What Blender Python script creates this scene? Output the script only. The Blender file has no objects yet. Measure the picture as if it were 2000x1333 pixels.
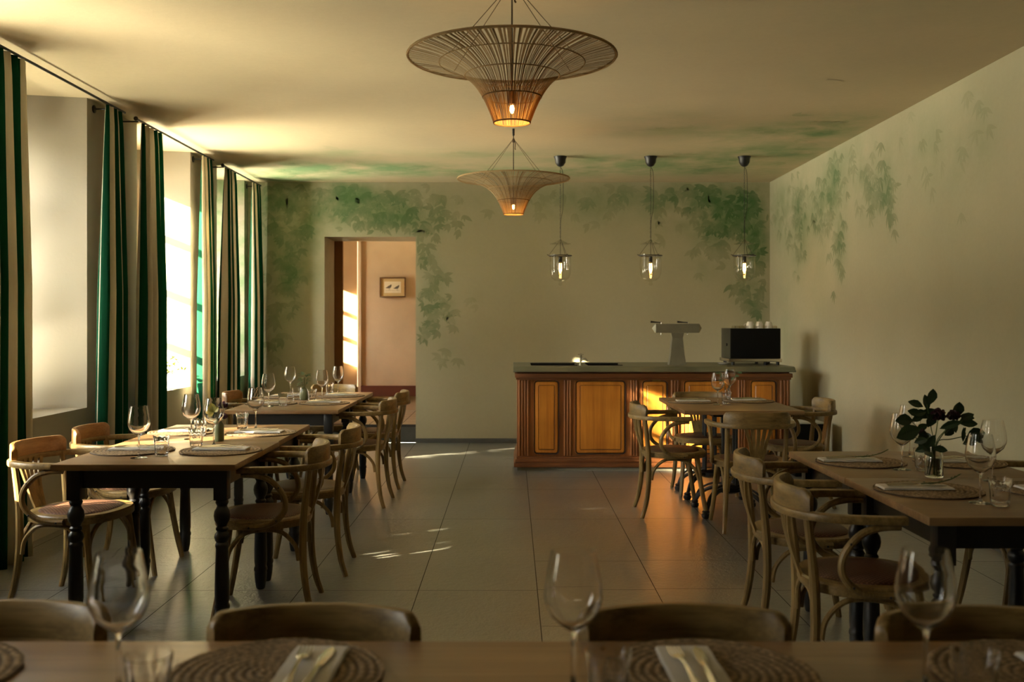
import bpy, bmesh, math, random
from mathutils import Vector, Matrix, noise
R = math.radians
PI = math.pi
C = bpy.context.scene.collection
sc = bpy.context.scene

# ------------------------------------------------------------------ camera
cam_d = bpy.data.cameras.new('camera')
cam_d.lens = 35.0; cam_d.sensor_width = 36.0
cam_d.shift_y = -0.020
cam_d.clip_end = 80; cam_d.clip_start = 0.05
cam_d.dof.use_dof = True; cam_d.dof.focus_distance = 5.6; cam_d.dof.aperture_fstop = 3.5
cam = bpy.data.objects.new('camera', cam_d); C.objects.link(cam)
cam.location = (0, 0, 1.364); cam.rotation_euler = (PI/2, 0, 0)
sc.camera = cam

# ------------------------------------------------------------------ sky, sun, exposure
SKY = 8.0; GROUND = 25.0; GLOW = 34.0; SUN = 85.0
world = bpy.data.worlds.new('sky'); sc.world = world; world.use_nodes = True
nt = world.node_tree; nt.nodes.clear()
wo = nt.nodes.new('ShaderNodeOutputWorld'); bg = nt.nodes.new('ShaderNodeBackground')
tc = nt.nodes.new('ShaderNodeTexCoord'); sx = nt.nodes.new('ShaderNodeSeparateXYZ')
rp = nt.nodes.new('ShaderNodeValToRGB'); mr = nt.nodes.new('ShaderNodeMapRange')
nt.links.new(tc.outputs['Generated'], sx.inputs[0]); nt.links.new(sx.outputs['Z'], mr.inputs[0])
mr.inputs[1].default_value = -1; mr.inputs[2].default_value = 1
nt.links.new(mr.outputs[0], rp.inputs[0]); nt.links.new(rp.outputs[0], bg.inputs[0])
e = rp.color_ramp.elements
g = GROUND/SKY
e[0].position = 0.0; e[0].color = (1.0*g, .93*g, .68*g, 1)
e[1].position = 1.0; e[1].color = (.62, .80, 1.0, 1)
for ps, cl in ((.435, (1.0*g, .93*g, .70*g)), (.465, (.26, .24, .16)), (.545, (.26, .25, .18)), (.60, (.92, .95, .90)), (.72, (.80, .90, 1.02))):
    a = e.new(ps); a.color = (cl[0], cl[1], cl[2], 1)
bg.inputs[1].default_value = SKY
# bright hazy glow of the sky around the low sun
vm = nt.nodes.new('ShaderNodeVectorMath'); vm.operation = 'DOT_PRODUCT'; _s = Vector((-1.0, -.95, .42)).normalized(); vm.inputs[1].default_value = _s
mx_ = nt.nodes.new('ShaderNodeMath'); mx_.operation = 'MAXIMUM'; mx_.inputs[1].default_value = 0; pw = nt.nodes.new('ShaderNodeMath'); pw.operation = 'POWER'; pw.inputs[1].default_value = 7
hz = nt.nodes.new('ShaderNodeMapRange'); hz.inputs[1].default_value = -.02; hz.inputs[2].default_value = .06; ml = nt.nodes.new('ShaderNodeMath'); ml.operation = 'MULTIPLY'
bg2 = nt.nodes.new('ShaderNodeBackground'); bg2.inputs[0].default_value = (1, .95, .80, 1); m3 = nt.nodes.new('ShaderNodeMath'); m3.operation = 'MULTIPLY'; m3.inputs[1].default_value = GLOW
ads = nt.nodes.new('ShaderNodeAddShader')
nt.links.new(tc.outputs['Generated'], vm.inputs[0]); nt.links.new(vm.outputs['Value'], mx_.inputs[0]); nt.links.new(mx_.outputs[0], pw.inputs[0])
nt.links.new(sx.outputs['Z'], hz.inputs[0]); nt.links.new(pw.outputs[0], ml.inputs[0]); nt.links.new(hz.outputs[0], ml.inputs[1]); nt.links.new(ml.outputs[0], m3.inputs[0]); nt.links.new(m3.outputs[0], bg2.inputs[1])
nt.links.new(bg.outputs[0], ads.inputs[0]); nt.links.new(bg2.outputs[0], ads.inputs[1]); nt.links.new(ads.outputs[0], wo.inputs[0])

SD = Vector((1.0, .65, -.40)).normalized()
sun_d = bpy.data.lights.new('sun', 'SUN'); sun_d.energy = SUN; sun_d.color = (1.0, .84, .56); sun_d.angle = R(.65)
sun = bpy.data.objects.new('sun', sun_d); C.objects.link(sun)
sun.rotation_euler = SD.to_track_quat('-Z', 'Y').to_euler(); sun.location = (-8, 0, 6)

vs = sc.view_settings
vs.view_transform = 'Standard'; vs.look = 'None'; vs.gamma = 1; vs.use_curve_mapping = False
vs.exposure = 1.28
cy = sc.cycles
cy.use_denoising = True
cy.max_bounces = 10; cy.diffuse_bounces = 5; cy.glossy_bounces = 4; cy.transmission_bounces = 8
cy.transparent_max_bounces = 12; cy.caustics_reflective = False; cy.caustics_refractive = False
cy.sample_clamp_indirect = 6; cy.blur_glossy = 1.0

CEIL = 2.91; BACK = 11.12; RX = 2.88; LX = -2.95; WX = -3.45; NEAR = -1.6
WINS = [(1.2, 2.0), (3.5, 4.95), (5.46, 6.91), (7.83, 9.13), (9.95, 10.97)]
SPL = .13
for (w0, w1) in WINS + [(11.86, 12.72)]:
    d = bpy.data.lights.new('window_portal', 'AREA'); d.shape = 'RECTANGLE'
    d.size = 1.9; d.size_y = w1-w0-.2; d.cycles.is_portal = True
    o = bpy.data.objects.new('window_portal', d); C.objects.link(o)
    o.location = (WX+.06, (w0+w1)/2-.02, 1.72); o.rotation_euler = (0, -PI/2, 0)

# ------------------------------------------------------------------ materials
def nmat(name):
    m = bpy.data.materials.new(name); m.use_nodes = True
    t = m.node_tree; t.nodes.clear()
    return m, t, t.nodes.new('ShaderNodeOutputMaterial')
def N(t, typ, **kw):
    n = t.nodes.new('ShaderNode'+typ)
    for k, v in kw.items(): setattr(n, k, v)
    return n
def L(t, a, b): t.links.new(a, b)
def rgb(c): return (c[0], c[1], c[2], 1)
def mixc(t, fac, a, b, mode='MIX'):
    n = N(t, 'Mix', data_type='RGBA', blend_type=mode)
    for s, v in ((n.inputs[0], fac), (n.inputs[6], a), (n.inputs[7], b)):
        if hasattr(v, 'is_output'): L(t, v, s)
        else: s.default_value = v if isinstance(v, (int, float)) else rgb(v)
    return n.outputs[2]
def mth(t, op, a, b=None, clamp=False):
    n = N(t, 'Math', operation=op); n.use_clamp = clamp
    for s, v in ((n.inputs[0], a), (n.inputs[1], b)):
        if v is None: continue
        if hasattr(v, 'is_output'): L(t, v, s)
        else: s.default_value = v
    return n.outputs[0]
def coords(t, scale=(1,1,1), rot=(0,0,0)):
    c = N(t, 'TexCoord'); m = N(t, 'Mapping'); m.inputs['Scale'].default_value = scale; m.inputs['Rotation'].default_value = rot
    L(t, c.outputs['Object'], m.inputs[0]); return m.outputs[0]
def noi(t, v, scale, detail=3, rough=.5):
    n = N(t, 'TexNoise'); n.inputs['Scale'].default_value = scale; n.inputs['Detail'].default_value = detail
    n.inputs['Roughness'].default_value = rough; L(t, v, n.inputs['Vector']); return n.outputs[0]
def ramp(t, f, a, b):
    n = N(t, 'MapRange'); n.inputs[1].default_value = a; n.inputs[2].default_value = b; L(t, f, n.inputs[0]); return n.outputs[0]
def bump(t, h, s, d=.01):
    n = N(t, 'Bump'); n.inputs['Strength'].default_value = s; n.inputs['Distance'].default_value = d; L(t, h, n.inputs['Height']); return n.outputs[0]
def prin(t, out, col, rough=.5, metal=0, spec=.5, nrm=None, **kw):
    p = N(t, 'BsdfPrincipled')
    for s, v in ((p.inputs['Base Color'], col), (p.inputs['Roughness'], rough), (p.inputs['Metallic'], metal)):
        if hasattr(v, 'is_output'): L(t, v, s)
        else: s.default_value = v if isinstance(v, (int, float)) else rgb(v)
    p.inputs['Specular IOR Level'].default_value = spec
    if nrm is not None: L(t, nrm, p.inputs['Normal'])
    for k, v in kw.items(): p.inputs[k.replace('_', ' ')].default_value = v
    L(t, p.outputs[0], out.inputs[0]); return p

def m_plain(name, col, rough=.5, metal=0, spec=.5, var=.12, scale=8, bs=0, bscale=60):
    m, t, o = nmat(name); v = coords(t)
    n = noi(t, v, scale, 3)
    c = mixc(t, ramp(t, n, .3, .7), [x*(1-var) for x in col], [min(1, x*(1+var)) for x in col])
    nr = bump(t, noi(t, v, bscale, 3), bs, .004) if bs else None
    prin(t, o, c, rough, metal, spec, nr); return m

def m_wood(name, ca, cb, rough=.45, axis=0, scale=1.0, spec=.4, bs=.15):
    m, t, o = nmat(name)
    s = [9*scale]*3; s[axis] = .7*scale
    v = coords(t, s)
    n1 = noi(t, v, 2.2, 5, .6); s2 = [38*scale]*3; s2[axis] = 1.4*scale
    n2 = noi(t, coords(t, s2), 2.4, 4, .6)
    f = mth(t, 'ADD', mth(t, 'MULTIPLY', n1, .65), mth(t, 'MULTIPLY', n2, .35))
    c = mixc(t, ramp(t, f, .36, .66), ca, cb)
    n3 = noi(t, coords(t), 3.0, 2)
    c = mixc(t, ramp(t, n3, .35, .75), c, mixc(t, .5, c, [x*.55 for x in ca]))
    prin(t, o, c, rough, 0, spec, bump(t, n2, bs, .003)); return m

def m_mural(name, base, dark, leaf):
    m, t, o = nmat(name); v = coords(t)
    n = noi(t, v, .55, 4, .55); n2 = noi(t, v, 26, 4, .65); n3 = noi(t, v, 2.3, 5, .6)
    c = mixc(t, ramp(t, n, .3, .72), base, dark)
    c = mixc(t, mth(t, 'MULTIPLY', ramp(t, n2, .35, .7), .10), c, [x*.6 for x in base])
    at = N(t, 'Attribute'); at.attribute_name = 'wash'
    f = mth(t, 'MULTIPLY', at.outputs['Fac'], ramp(t, n3, .30, .62), True)
    c = mixc(t, f, c, leaf)
    al = N(t, 'Attribute'); al.attribute_name = 'leaf'
    f2 = mth(t, 'MULTIPLY', al.outputs['Fac'], mth(t, 'ADD', .55, mth(t, 'MULTIPLY', ramp(t, n3, .3, .7), .45)), True)
    c = mixc(t, f2, c, [leaf[0]*.62, leaf[1]*.72, leaf[2]*.66])
    prin(t, o, c, .9, 0, .15, bump(t, n2, .22, .006)); return m

def m_fabric_stripe(name):
    m, t, o = nmat(name)
    uv = N(t, 'UVMap'); sp = N(t, 'SeparateXYZ'); L(t, uv.outputs[0], sp.inputs[0])
    fr = mth(t, 'FRACT', sp.outputs[0]); g = mth(t, 'GREATER_THAN', fr, .53)
    n = noi(t, coords(t, (400, 400, 12)), 1.0, 2)
    ca = mixc(t, n, (.62, .57, .45), (.76, .70, .57)); cb = mixc(t, n, (.008, .055, .028), (.014, .085, .044))
    c = mixc(t, g, ca, cb)
    d = N(t, 'BsdfDiffuse'); L(t, c, d.inputs[0]); tr = N(t, 'BsdfTranslucent')
    L(t, mixc(t, .5, c, mixc(t, g, (.55, .48, .33), (.01, .16, .07))), tr.inputs[0])
    mx = N(t, 'MixShader'); mx.inputs[0].default_value = .40
    L(t, d.outputs[0], mx.inputs[1]); L(t, tr.outputs[0], mx.inputs[2]); L(t, mx.outputs[0], o.inputs[0]); return m

def m_glass(name, col=(1, 1, 1), ior=1.46, rough=0.0):
    m, t, o = nmat(name); g = N(t, 'BsdfGlass'); g.inputs['Color'].default_value = rgb(col)
    g.inputs['IOR'].default_value = ior; g.inputs['Roughness'].default_value = rough
    L(t, g.outputs[0], o.inputs[0]); return m
def m_thin_glass(name, tint=(.97, .97, .96), boost=1.0):
    m, t, o = nmat(name); f = N(t, 'LayerWeight'); f.inputs[0].default_value = .5
    tr = N(t, 'BsdfTransparent'); tr.inputs[0].default_value = rgb(tint); gl = N(t, 'BsdfGlossy'); gl.inputs['Roughness'].default_value = .01
    mx = N(t, 'MixShader'); L(t, mth(t, 'ADD', .045*boost, mth(t, 'MULTIPLY', mth(t, 'POWER', f.outputs[1], 4.5), .9), True), mx.inputs[0]); L(t, tr.outputs[0], mx.inputs[1]); L(t, gl.outputs[0], mx.inputs[2])
    L(t, mx.outputs[0], o.inputs[0]); return m
def m_emit(name, col, s):
    m, t, o = nmat(name); em = N(t, 'Emission'); em.inputs[0].default_value = rgb(col); em.inputs[1].default_value = s
    L(t, em.outputs[0], o.inputs[0]); return m
def m_leaf(name, col, trans=.3, rough=.5):
    m, t, o = nmat(name); n = noi(t, coords(t), 30, 2)
    c = mixc(t, n, [x*.65 for x in col], [x*1.3 for x in col])
    p = N(t, 'BsdfPrincipled'); L(t, c, p.inputs['Base Color']); p.inputs['Roughness'].default_value = rough
    tr = N(t, 'BsdfTranslucent'); L(t, mixc(t, .5, c, [min(1, col[0]*2.5), min(1, col[1]*2.2), col[2]]), tr.inputs[0])
    mx = N(t, 'MixShader'); mx.inputs[0].default_value = trans; L(t, p.outputs[0], mx.inputs[1]); L(t, tr.outputs[0], mx.inputs[2])
    L(t, mx.outputs[0], o.inputs[0]); return m

M = {}
WALLC = (.48, .445, .31); WALLD = (.39, .365, .25); LEAFC = (.105, .205, .085)
M['wall'] = m_mural('painted_plaster', WALLC, WALLD, LEAFC)
M['ceiling'] = m_mural('painted_ceiling', (.58, .48, .31), (.48, .40, .27), (.17, .30, .14))
def m_reveal():
    m, t, o = nmat('reveal_plaster'); c = N(t, 'TexCoord'); sp = N(t, 'SeparateXYZ'); L(t, c.outputs['Object'], sp.inputs[0]); v = coords(t)
    n = noi(t, v, 3, 5, .6); f = mth(t, 'MULTIPLY', ramp(t, sp.outputs[1], 9.3, 10.4), ramp(t, n, .40, .60)); n2 = noi(t, v, 40, 3)
    col = mixc(t, noi(t, v, 2), (.34, .31, .25), (.40, .36, .29)); col = mixc(t, mth(t, 'MULTIPLY', f, .75), col, LEAFC)
    prin(t, o, col, .9, 0, .15, bump(t, n2, .2, .004)); return m
LEAFC = (.13, .235, .10); M['reveal'] = m_reveal()
M['terracotta'] = m_plain('ochre_plaster', (.50, .375, .24), .9, spec=.15, var=.10, scale=2, bs=.25, bscale=40)
M['terra_dark'] = m_plain('brown_plaster', (.20, .085, .03), .7, spec=.2, var=.12, scale=3)
M['dado'] = m_plain('red_brown_dado', (.11, .032, .016), .6, spec=.3, var=.15, scale=4)
M['skirt'] = m_plain('grey_skirting', (.085, .088, .080), .5, spec=.3)
# floor: a tone per tile
def m_floor():
    m, t, o = nmat('stone_tiles'); v = coords(t)
    at = N(t, 'Attribute'); at.attribute_name = 'tone'
    n = noi(t, v, 1.6, 3, .5); n2 = noi(t, coords(t, (1, .35, 1)), 9, 6, .7); n3 = noi(t, v, 140, 2)
    c = mixc(t, ramp(t, n, .3, .7), (.105, .110, .098), (.165, .168, .148))
    c = mixc(t, at.outputs['Fac'], c, mixc(t, .5, c, (.070, .058, .050)))
    c = mixc(t, mth(t, 'MULTIPLY', ramp(t, n3, .45, .75), .10), c, (.22, .21, .18))
    h = mth(t, 'ADD', mth(t, 'MULTIPLY', noi(t, v, 22, 5, .6), .8), mth(t, 'MULTIPLY', noi(t, v, 80, 3, .6), .35))
    ro = .32
    prin(t, o, c, ro, 0, 1.0, bump(t, h, .85, .010), Coat_Weight=.6, Coat_Roughness=.32, Coat_IOR=1.7); return m
M['floor'] = m_floor()
M['grout'] = m_plain('grout', (.03, .028, .024), .8)
M['chair'] = m_wood('weathered_oak', (.125, .078, .023), (.35, .232, .086), .42, 2, 1.4, .45)
M['chair_h'] = m_wood('weathered_oak_bow', (.125, .078, .023), (.35, .232, .086), .40, 0, 1.4, .45)
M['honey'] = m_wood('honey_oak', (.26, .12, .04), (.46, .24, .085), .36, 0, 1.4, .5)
M['table'] = m_wood('oak_tabletop', (.17, .090, .036), (.37, .220, .100), .36, 0, .7, .5, .25)
M['table_y'] = m_wood('oak_tabletop_long', (.17, .090, .036), (.37, .220, .100), .36, 1, .7, .5, .25)
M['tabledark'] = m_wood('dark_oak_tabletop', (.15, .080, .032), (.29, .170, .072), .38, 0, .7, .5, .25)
M['black'] = m_plain('black_paint', (.004, .004, .0045), .38, spec=.5, var=.3, scale=20, bs=.1)
M['iron'] = m_plain('cast_iron', (.008, .008, .009), .42, spec=.5)
M['cane'] = m_plain('plain_cane', (.13, .060, .032), .5)
def m_cane(name, ca, cb, sc_=110, rough=.5):
    m, t, o = nmat(name)
    c = N(t, 'TexCoord'); mp = N(t, 'Mapping'); mp.inputs['Rotation'].default_value = (0, 0, PI/4); L(t, c.outputs['Object'], mp.inputs[0])
    w1 = N(t, 'TexWave'); w1.inputs['Scale'].default_value = sc_/4.5; L(t, mp.outputs[0], w1.inputs[0])
    w2 = N(t, 'TexWave', bands_direction='Y'); w2.inputs['Scale'].default_value = sc_/4.5; L(t, mp.outputs[0], w2.inputs[0])
    f = mth(t, 'MULTIPLY', w1.outputs['Fac'], w2.outputs['Fac'])
    prin(t, o, mixc(t, f, ca, cb), rough, 0, .4, bump(t, f, .5, .002)); return m
M['cane'] = m_cane('woven_cane', (.06, .026, .014), (.20, .095, .055))
M['leather'] = m_plain('brown_leather', (.14, .085, .055), .32, spec=.5, var=.15, scale=10, bs=.15, bscale=80)
def m_mat():
    m, t, o = nmat('braided_seagrass'); c = N(t, 'TexCoord'); sp = N(t, 'SeparateXYZ'); L(t, c.outputs['Object'], sp.inputs[0])
    v = coords(t); n = noi(t, v, 95, 3, .6); n1 = noi(t, v, 30, 2)
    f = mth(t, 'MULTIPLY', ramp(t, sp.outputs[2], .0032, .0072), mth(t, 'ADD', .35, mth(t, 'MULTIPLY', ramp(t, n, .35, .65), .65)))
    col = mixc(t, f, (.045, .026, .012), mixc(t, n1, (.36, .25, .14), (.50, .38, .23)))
    prin(t, o, col, .75, 0, .3, bump(t, n, .6, .004)); return m
M['mat'] = m_mat()
M['napkin'] = m_plain('linen_napkin', (.62, .60, .55), .85, spec=.2, var=.06, bs=.3, bscale=200)
M['steel'] = m_plain('brushed_steel', (.62, .60, .54), .22, metal=1, var=.05)
M['brass'] = m_plain('aged_brass', (.30, .22, .08), .4, metal=1)
M['glass'] = m_glass('clear_glass')
M['pane'] = m_thin_glass('window_pane')
M['bell'] = m_thin_glass('blown_glass', (.97, .97, .95), 1.0)
M['curtain'] = m_fabric_stripe('striped_curtain_cloth')
M['frame'] = m_wood('window_wood', (.36, .17, .05), (.52, .28, .10), .4, 2, 1, .4)
def m_cord(name, col, tr=.35):
    m, t, o = nmat(name); n = noi(t, coords(t, (60, 60, 60)), 1, 2)
    c = mixc(t, n, [x*.7 for x in col], col); at = N(t, 'Attribute'); at.attribute_name = 'tone'
    c = mixc(t, at.outputs['Fac'], c, [x*.30 for x in col])
    d = N(t, 'BsdfDiffuse'); L(t, c, d.inputs[0]); tl = N(t, 'BsdfTranslucent'); L(t, mixc(t, .5, c, (.75, .33, .06)), tl.inputs[0])
    mx = N(t, 'MixShader'); mx.inputs[0].default_value = tr; L(t, d.outputs[0], mx.inputs[1]); L(t, tl.outputs[0], mx.inputs[2])
    L(t, mx.outputs[0], o.inputs[0]); return m
M['cord'] = m_cord('raffia_cord', (.50, .38, .21), .28)
M['hoop'] = m_cord('dark_raffia_hoop', (.17, .11, .055), .1)
M['blackcord'] = m_plain('black_cord', (.012, .011, .010), .7)
M['jute'] = m_plain('brown_string', (.10, .065, .035), .8)
M['bulb'] = m_emit('glowing_bulb', (1.0, .62, .18), 28)
M['filament'] = m_emit('glowing_filament', (1.0, .52, .13), 45)
M['cwood'] = m_wood('counter_frame_wood', (.17, .058, .016), (.38, .145, .042), .34, 2, .9, .5)
M['cwoodh'] = m_wood('counter_rail_wood', (.12, .040, .013), (.27, .10, .032), .34, 0, .9, .5)
M['cpanel'] = m_wood('counter_panel_wood', (.44, .145, .018), (.70, .285, .040), .32, 2, .7, .5, .1)
M['cdark'] = m_plain('dark_groove', (.03, .012, .006), .7)
M['stone'] = m_plain('green_grey_worktop', (.105, .108, .070), .38, spec=.5, var=.2, scale=5)
M['plinth'] = m_plain('pale_stone_plinth', (.30, .28, .21), .8, var=.1)
M['machine'] = m_plain('black_machine_panel', (.003, .003, .003), .55, spec=.15)
M['mside'] = m_plain('grey_machine_side', (.020, .022, .014), .5)
M['china'] = m_plain('white_china', (.66, .64, .58), .25, var=.03)
M['tapst'] = m_plain('brushed_tap_metal', (.24, .225, .165), .45, metal=.6, var=.1)
M['darkleaf'] = m_leaf('dark_leaf', (.016, .035, .012), .12, .4)
M['paleleaf'] = m_leaf('pale_leaf', (.30, .30, .08), .4)
M['greyleaf'] = m_leaf('grey_green_leaf', (.10, .16, .085), .25)
M['sunleaf'] = m_leaf('yellow_green_leaf', (.16, .22, .03), .5)
M['treeleaf'] = m_leaf('tree_leaf', (.05, .10, .02), .25)
M['rose'] = m_plain('dark_red_petal', (.028, .004, .009), .6, var=.3, scale=40)
M['purple'] = m_plain('purple_petal', (.075, .020, .050), .7, var=.4, scale=60, bs=.6, bscale=120)
M['stem'] = m_plain('green_stem', (.05, .09, .02), .5)
M['bark'] = m_plain('bark', (.07, .05, .03), .9, bs=.5)
M['vase'] = m_plain('green_ceramic', (.16, .175, .085), .35, var=.1, scale=15)
M['water'] = m_glass('water', (.93, .95, .85), 1.33)
M['pframe'] = m_wood('picture_frame_wood', (.10, .05, .02), (.22, .12, .05), .4, 0, 3)
M['mount'] = m_plain('ochre_mount', (.52, .38, .17), .8, var=.04)
M['paper'] = m_plain('cream_paper', (.66, .58, .40), .85, var=.05)
M['ink'] = m_plain('grey_ink', (.12, .10, .075), .8)
M['white'] = m_plain('white_paper', (.5, .52, .48), .7)

# ------------------------------------------------------------------ helpers
def link(name, bm, mats, parent=None, smooth=35):
    me = bpy.data.meshes.new(name); bm.to_mesh(me); bm.free()
    for m in (mats if isinstance(mats, (list, tuple)) else [mats]): me.materials.append(m)
    if smooth:
        me.shade_smooth()
        try: me.set_sharp_from_angle(angle=R(smooth))
        except Exception: pass
    o = bpy.data.objects.new(name, me); C.objects.link(o)
    if parent: o.parent = parent
    return o
def empty(name, loc=(0,0,0), rz=0):
    o = bpy.data.objects.new(name, None); C.objects.link(o); o.location = loc; o.rotation_euler = (0, 0, rz)
    o.empty_display_size = .1; return o
def tag(o, label, cat, group=None):
    o['label'] = label; o['category'] = cat
    if group: o['group'] = group
    n_ = len(label.split())
    if n_ > 16 or n_ < 4: print('LABEL', n_, label)
    return o
def struct(o): o['kind'] = 'structure'; return o
def copy_tree(o, parent=None):
    c = o.copy(); C.objects.link(c)
    if parent: c.parent = parent
    for ch in list(o.children): copy_tree(ch, c)
    return c
def box(bm, x0, x1, y0, y1, z0, z1, bev=0, mi=0, mat=None):
    vs_ = [bm.verts.new(p) for p in ((x0,y0,z0),(x1,y0,z0),(x1,y1,z0),(x0,y1,z0),(x0,y0,z1),(x1,y0,z1),(x1,y1,z1),(x0,y1,z1))]
    fs = [bm.faces.new([vs_[i] for i in f]) for f in ((3,2,1,0),(4,5,6,7),(0,1,5,4),(1,2,6,5),(2,3,7,6),(3,0,4,7))]
    for f in fs: f.material_index = mi
    if mat is not None: bmesh.ops.transform(bm, matrix=mat, verts=vs_)
    if bev:
        es = list({e for f in fs for e in f.edges})
        bmesh.ops.bevel(bm, geom=es, offset=bev, segments=2, affect='EDGES', profile=.6, material=-1)
    return vs_
def catmull(pts, n):
    P = [Vector(p) for p in pts]; out = []
    for i in range(len(P)-1):
        p0 = P[max(i-1, 0)]; p1 = P[i]; p2 = P[i+1]; p3 = P[min(i+2, len(P)-1)]
        for k in range(n):
            t = k/n
            out.append(.5*((2*p1)+(-p0+p2)*t+(2*p0-5*p1+4*p2-p3)*t*t+(-p0+3*p1-3*p2+p3)*t**3))
    out.append(P[-1]); return out
def sweep(bm, path, prof, up=None, scale=None, closed=False, cap=True, mi=0):
    """prof: (a,b) list in (side, up) frame"""
    n = len(path); rings = []; prev = None
    for i, p in enumerate(path):
        if closed: t = path[(i+1) % n]-path[i-1]
        else: t = path[min(i+1, n-1)]-path[max(i-1, 0)]
        if t.length < 1e-9: t = Vector((0,0,1))
        t.normalize()
        if up is not None:
            s = t.cross(Vector(up))
            if s.length < 1e-5: s = prev if prev else t.orthogonal()
            s.normalize(); u = s.cross(t).normalized(); prev = s
        else:
            if prev is None: s = t.orthogonal().normalized()
            else: s = (prev-t*prev.dot(t)).normalized()
            prev = s; u = s.cross(t).normalized()
        k = scale[i] if scale else 1
        ka, kb = k if isinstance(k, tuple) else (k, k)
        rings.append([bm.verts.new(p+s*(a*ka)+u*(b*kb)) for a, b in prof])
    m = len(prof)
    for i in range(n if closed else n-1):
        A = rings[i]; B = rings[(i+1) % n]
        for j in range(m):
            f = bm.faces.new((A[j], A[(j+1) % m], B[(j+1) % m], B[j])); f.material_index = mi
    if cap and not closed:
        bm.faces.new(rings[0][::-1]).material_index = mi; bm.faces.new(rings[-1]).material_index = mi
    return rings
def circ(r, n=8): return [(r*math.cos(2*PI*i/n), r*math.sin(2*PI*i/n)) for i in range(n)]
def rrect(w, h, r, n=3):
    out = []
    for cx, cy_, a0 in ((w/2-r, h/2-r, 0), (-w/2+r, h/2-r, PI/2), (-w/2+r, -h/2+r, PI), (w/2-r, -h/2+r, 1.5*PI)):
        for i in range(n): out.append((cx+r*math.cos(a0+PI/2*i/(n-1)), cy_+r*math.sin(a0+PI/2*i/(n-1))))
    return out
def tube(bm, pts, r, n=8, sub=6, radii=None, mi=0):
    path = catmull(pts, sub) if len(pts) > 2 else [Vector(p) for p in pts]
    scl = None
    if radii:
        scl = []
        for i in range(len(path)):
            f = i/(len(path)-1)*(len(radii)-1); k = min(int(f), len(radii)-2); scl.append((radii[k]*(1-f+k)+radii[k+1]*(f-k))/r)
    return sweep(bm, path, circ(r, n), scale=scl, mi=mi)
def lathe(bm, prof, n=24, c=(0,0,0), mi=0, rad=None, closed=False):
    rings = []
    for r, z in prof:
        if r < 1e-6: rings.append([bm.verts.new((c[0], c[1], c[2]+z))])
        else: rings.append([bm.verts.new((c[0]+r*(rad(i/n, z) if rad else 1)*math.cos(2*PI*i/n), c[1]+r*(rad(i/n, z) if rad else 1)*math.sin(2*PI*i/n), c[2]+z)) for i in range(n)])
    prs = list(zip(rings[:-1], rings[1:]))
    if closed: prs.append((rings[-1], rings[0]))
    for A, B in prs:
        for i in range(n):
            j = (i+1) % n
            if len(A) == 1 and len(B) == 1: continue
            if len(A) == 1: f = bm.faces.new((A[0], B[j], B[i]))
            elif len(B) == 1: f = bm.faces.new((A[i], A[j], B[0]))
            else: f = bm.faces.new((A[i], A[j], B[j], B[i]))
            f.material_index = mi
def prism(bm, poly, z0, z1, mi=0):
    a = [bm.verts.new((x, y, z0)) for x, y in poly]; b = [bm.verts.new((x, y, z1)) for x, y in poly]; n = len(poly)
    bm.faces.new(a[::-1]).material_index = mi; bm.faces.new(b).material_index = mi
    for i in range(n): bm.faces.new((a[i], a[(i+1) % n], b[(i+1) % n], b[i])).material_index = mi
def NB(): return bmesh.new()
def fixn(bm): bmesh.ops.recalc_face_normals(bm, faces=bm.faces); return bm

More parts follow.
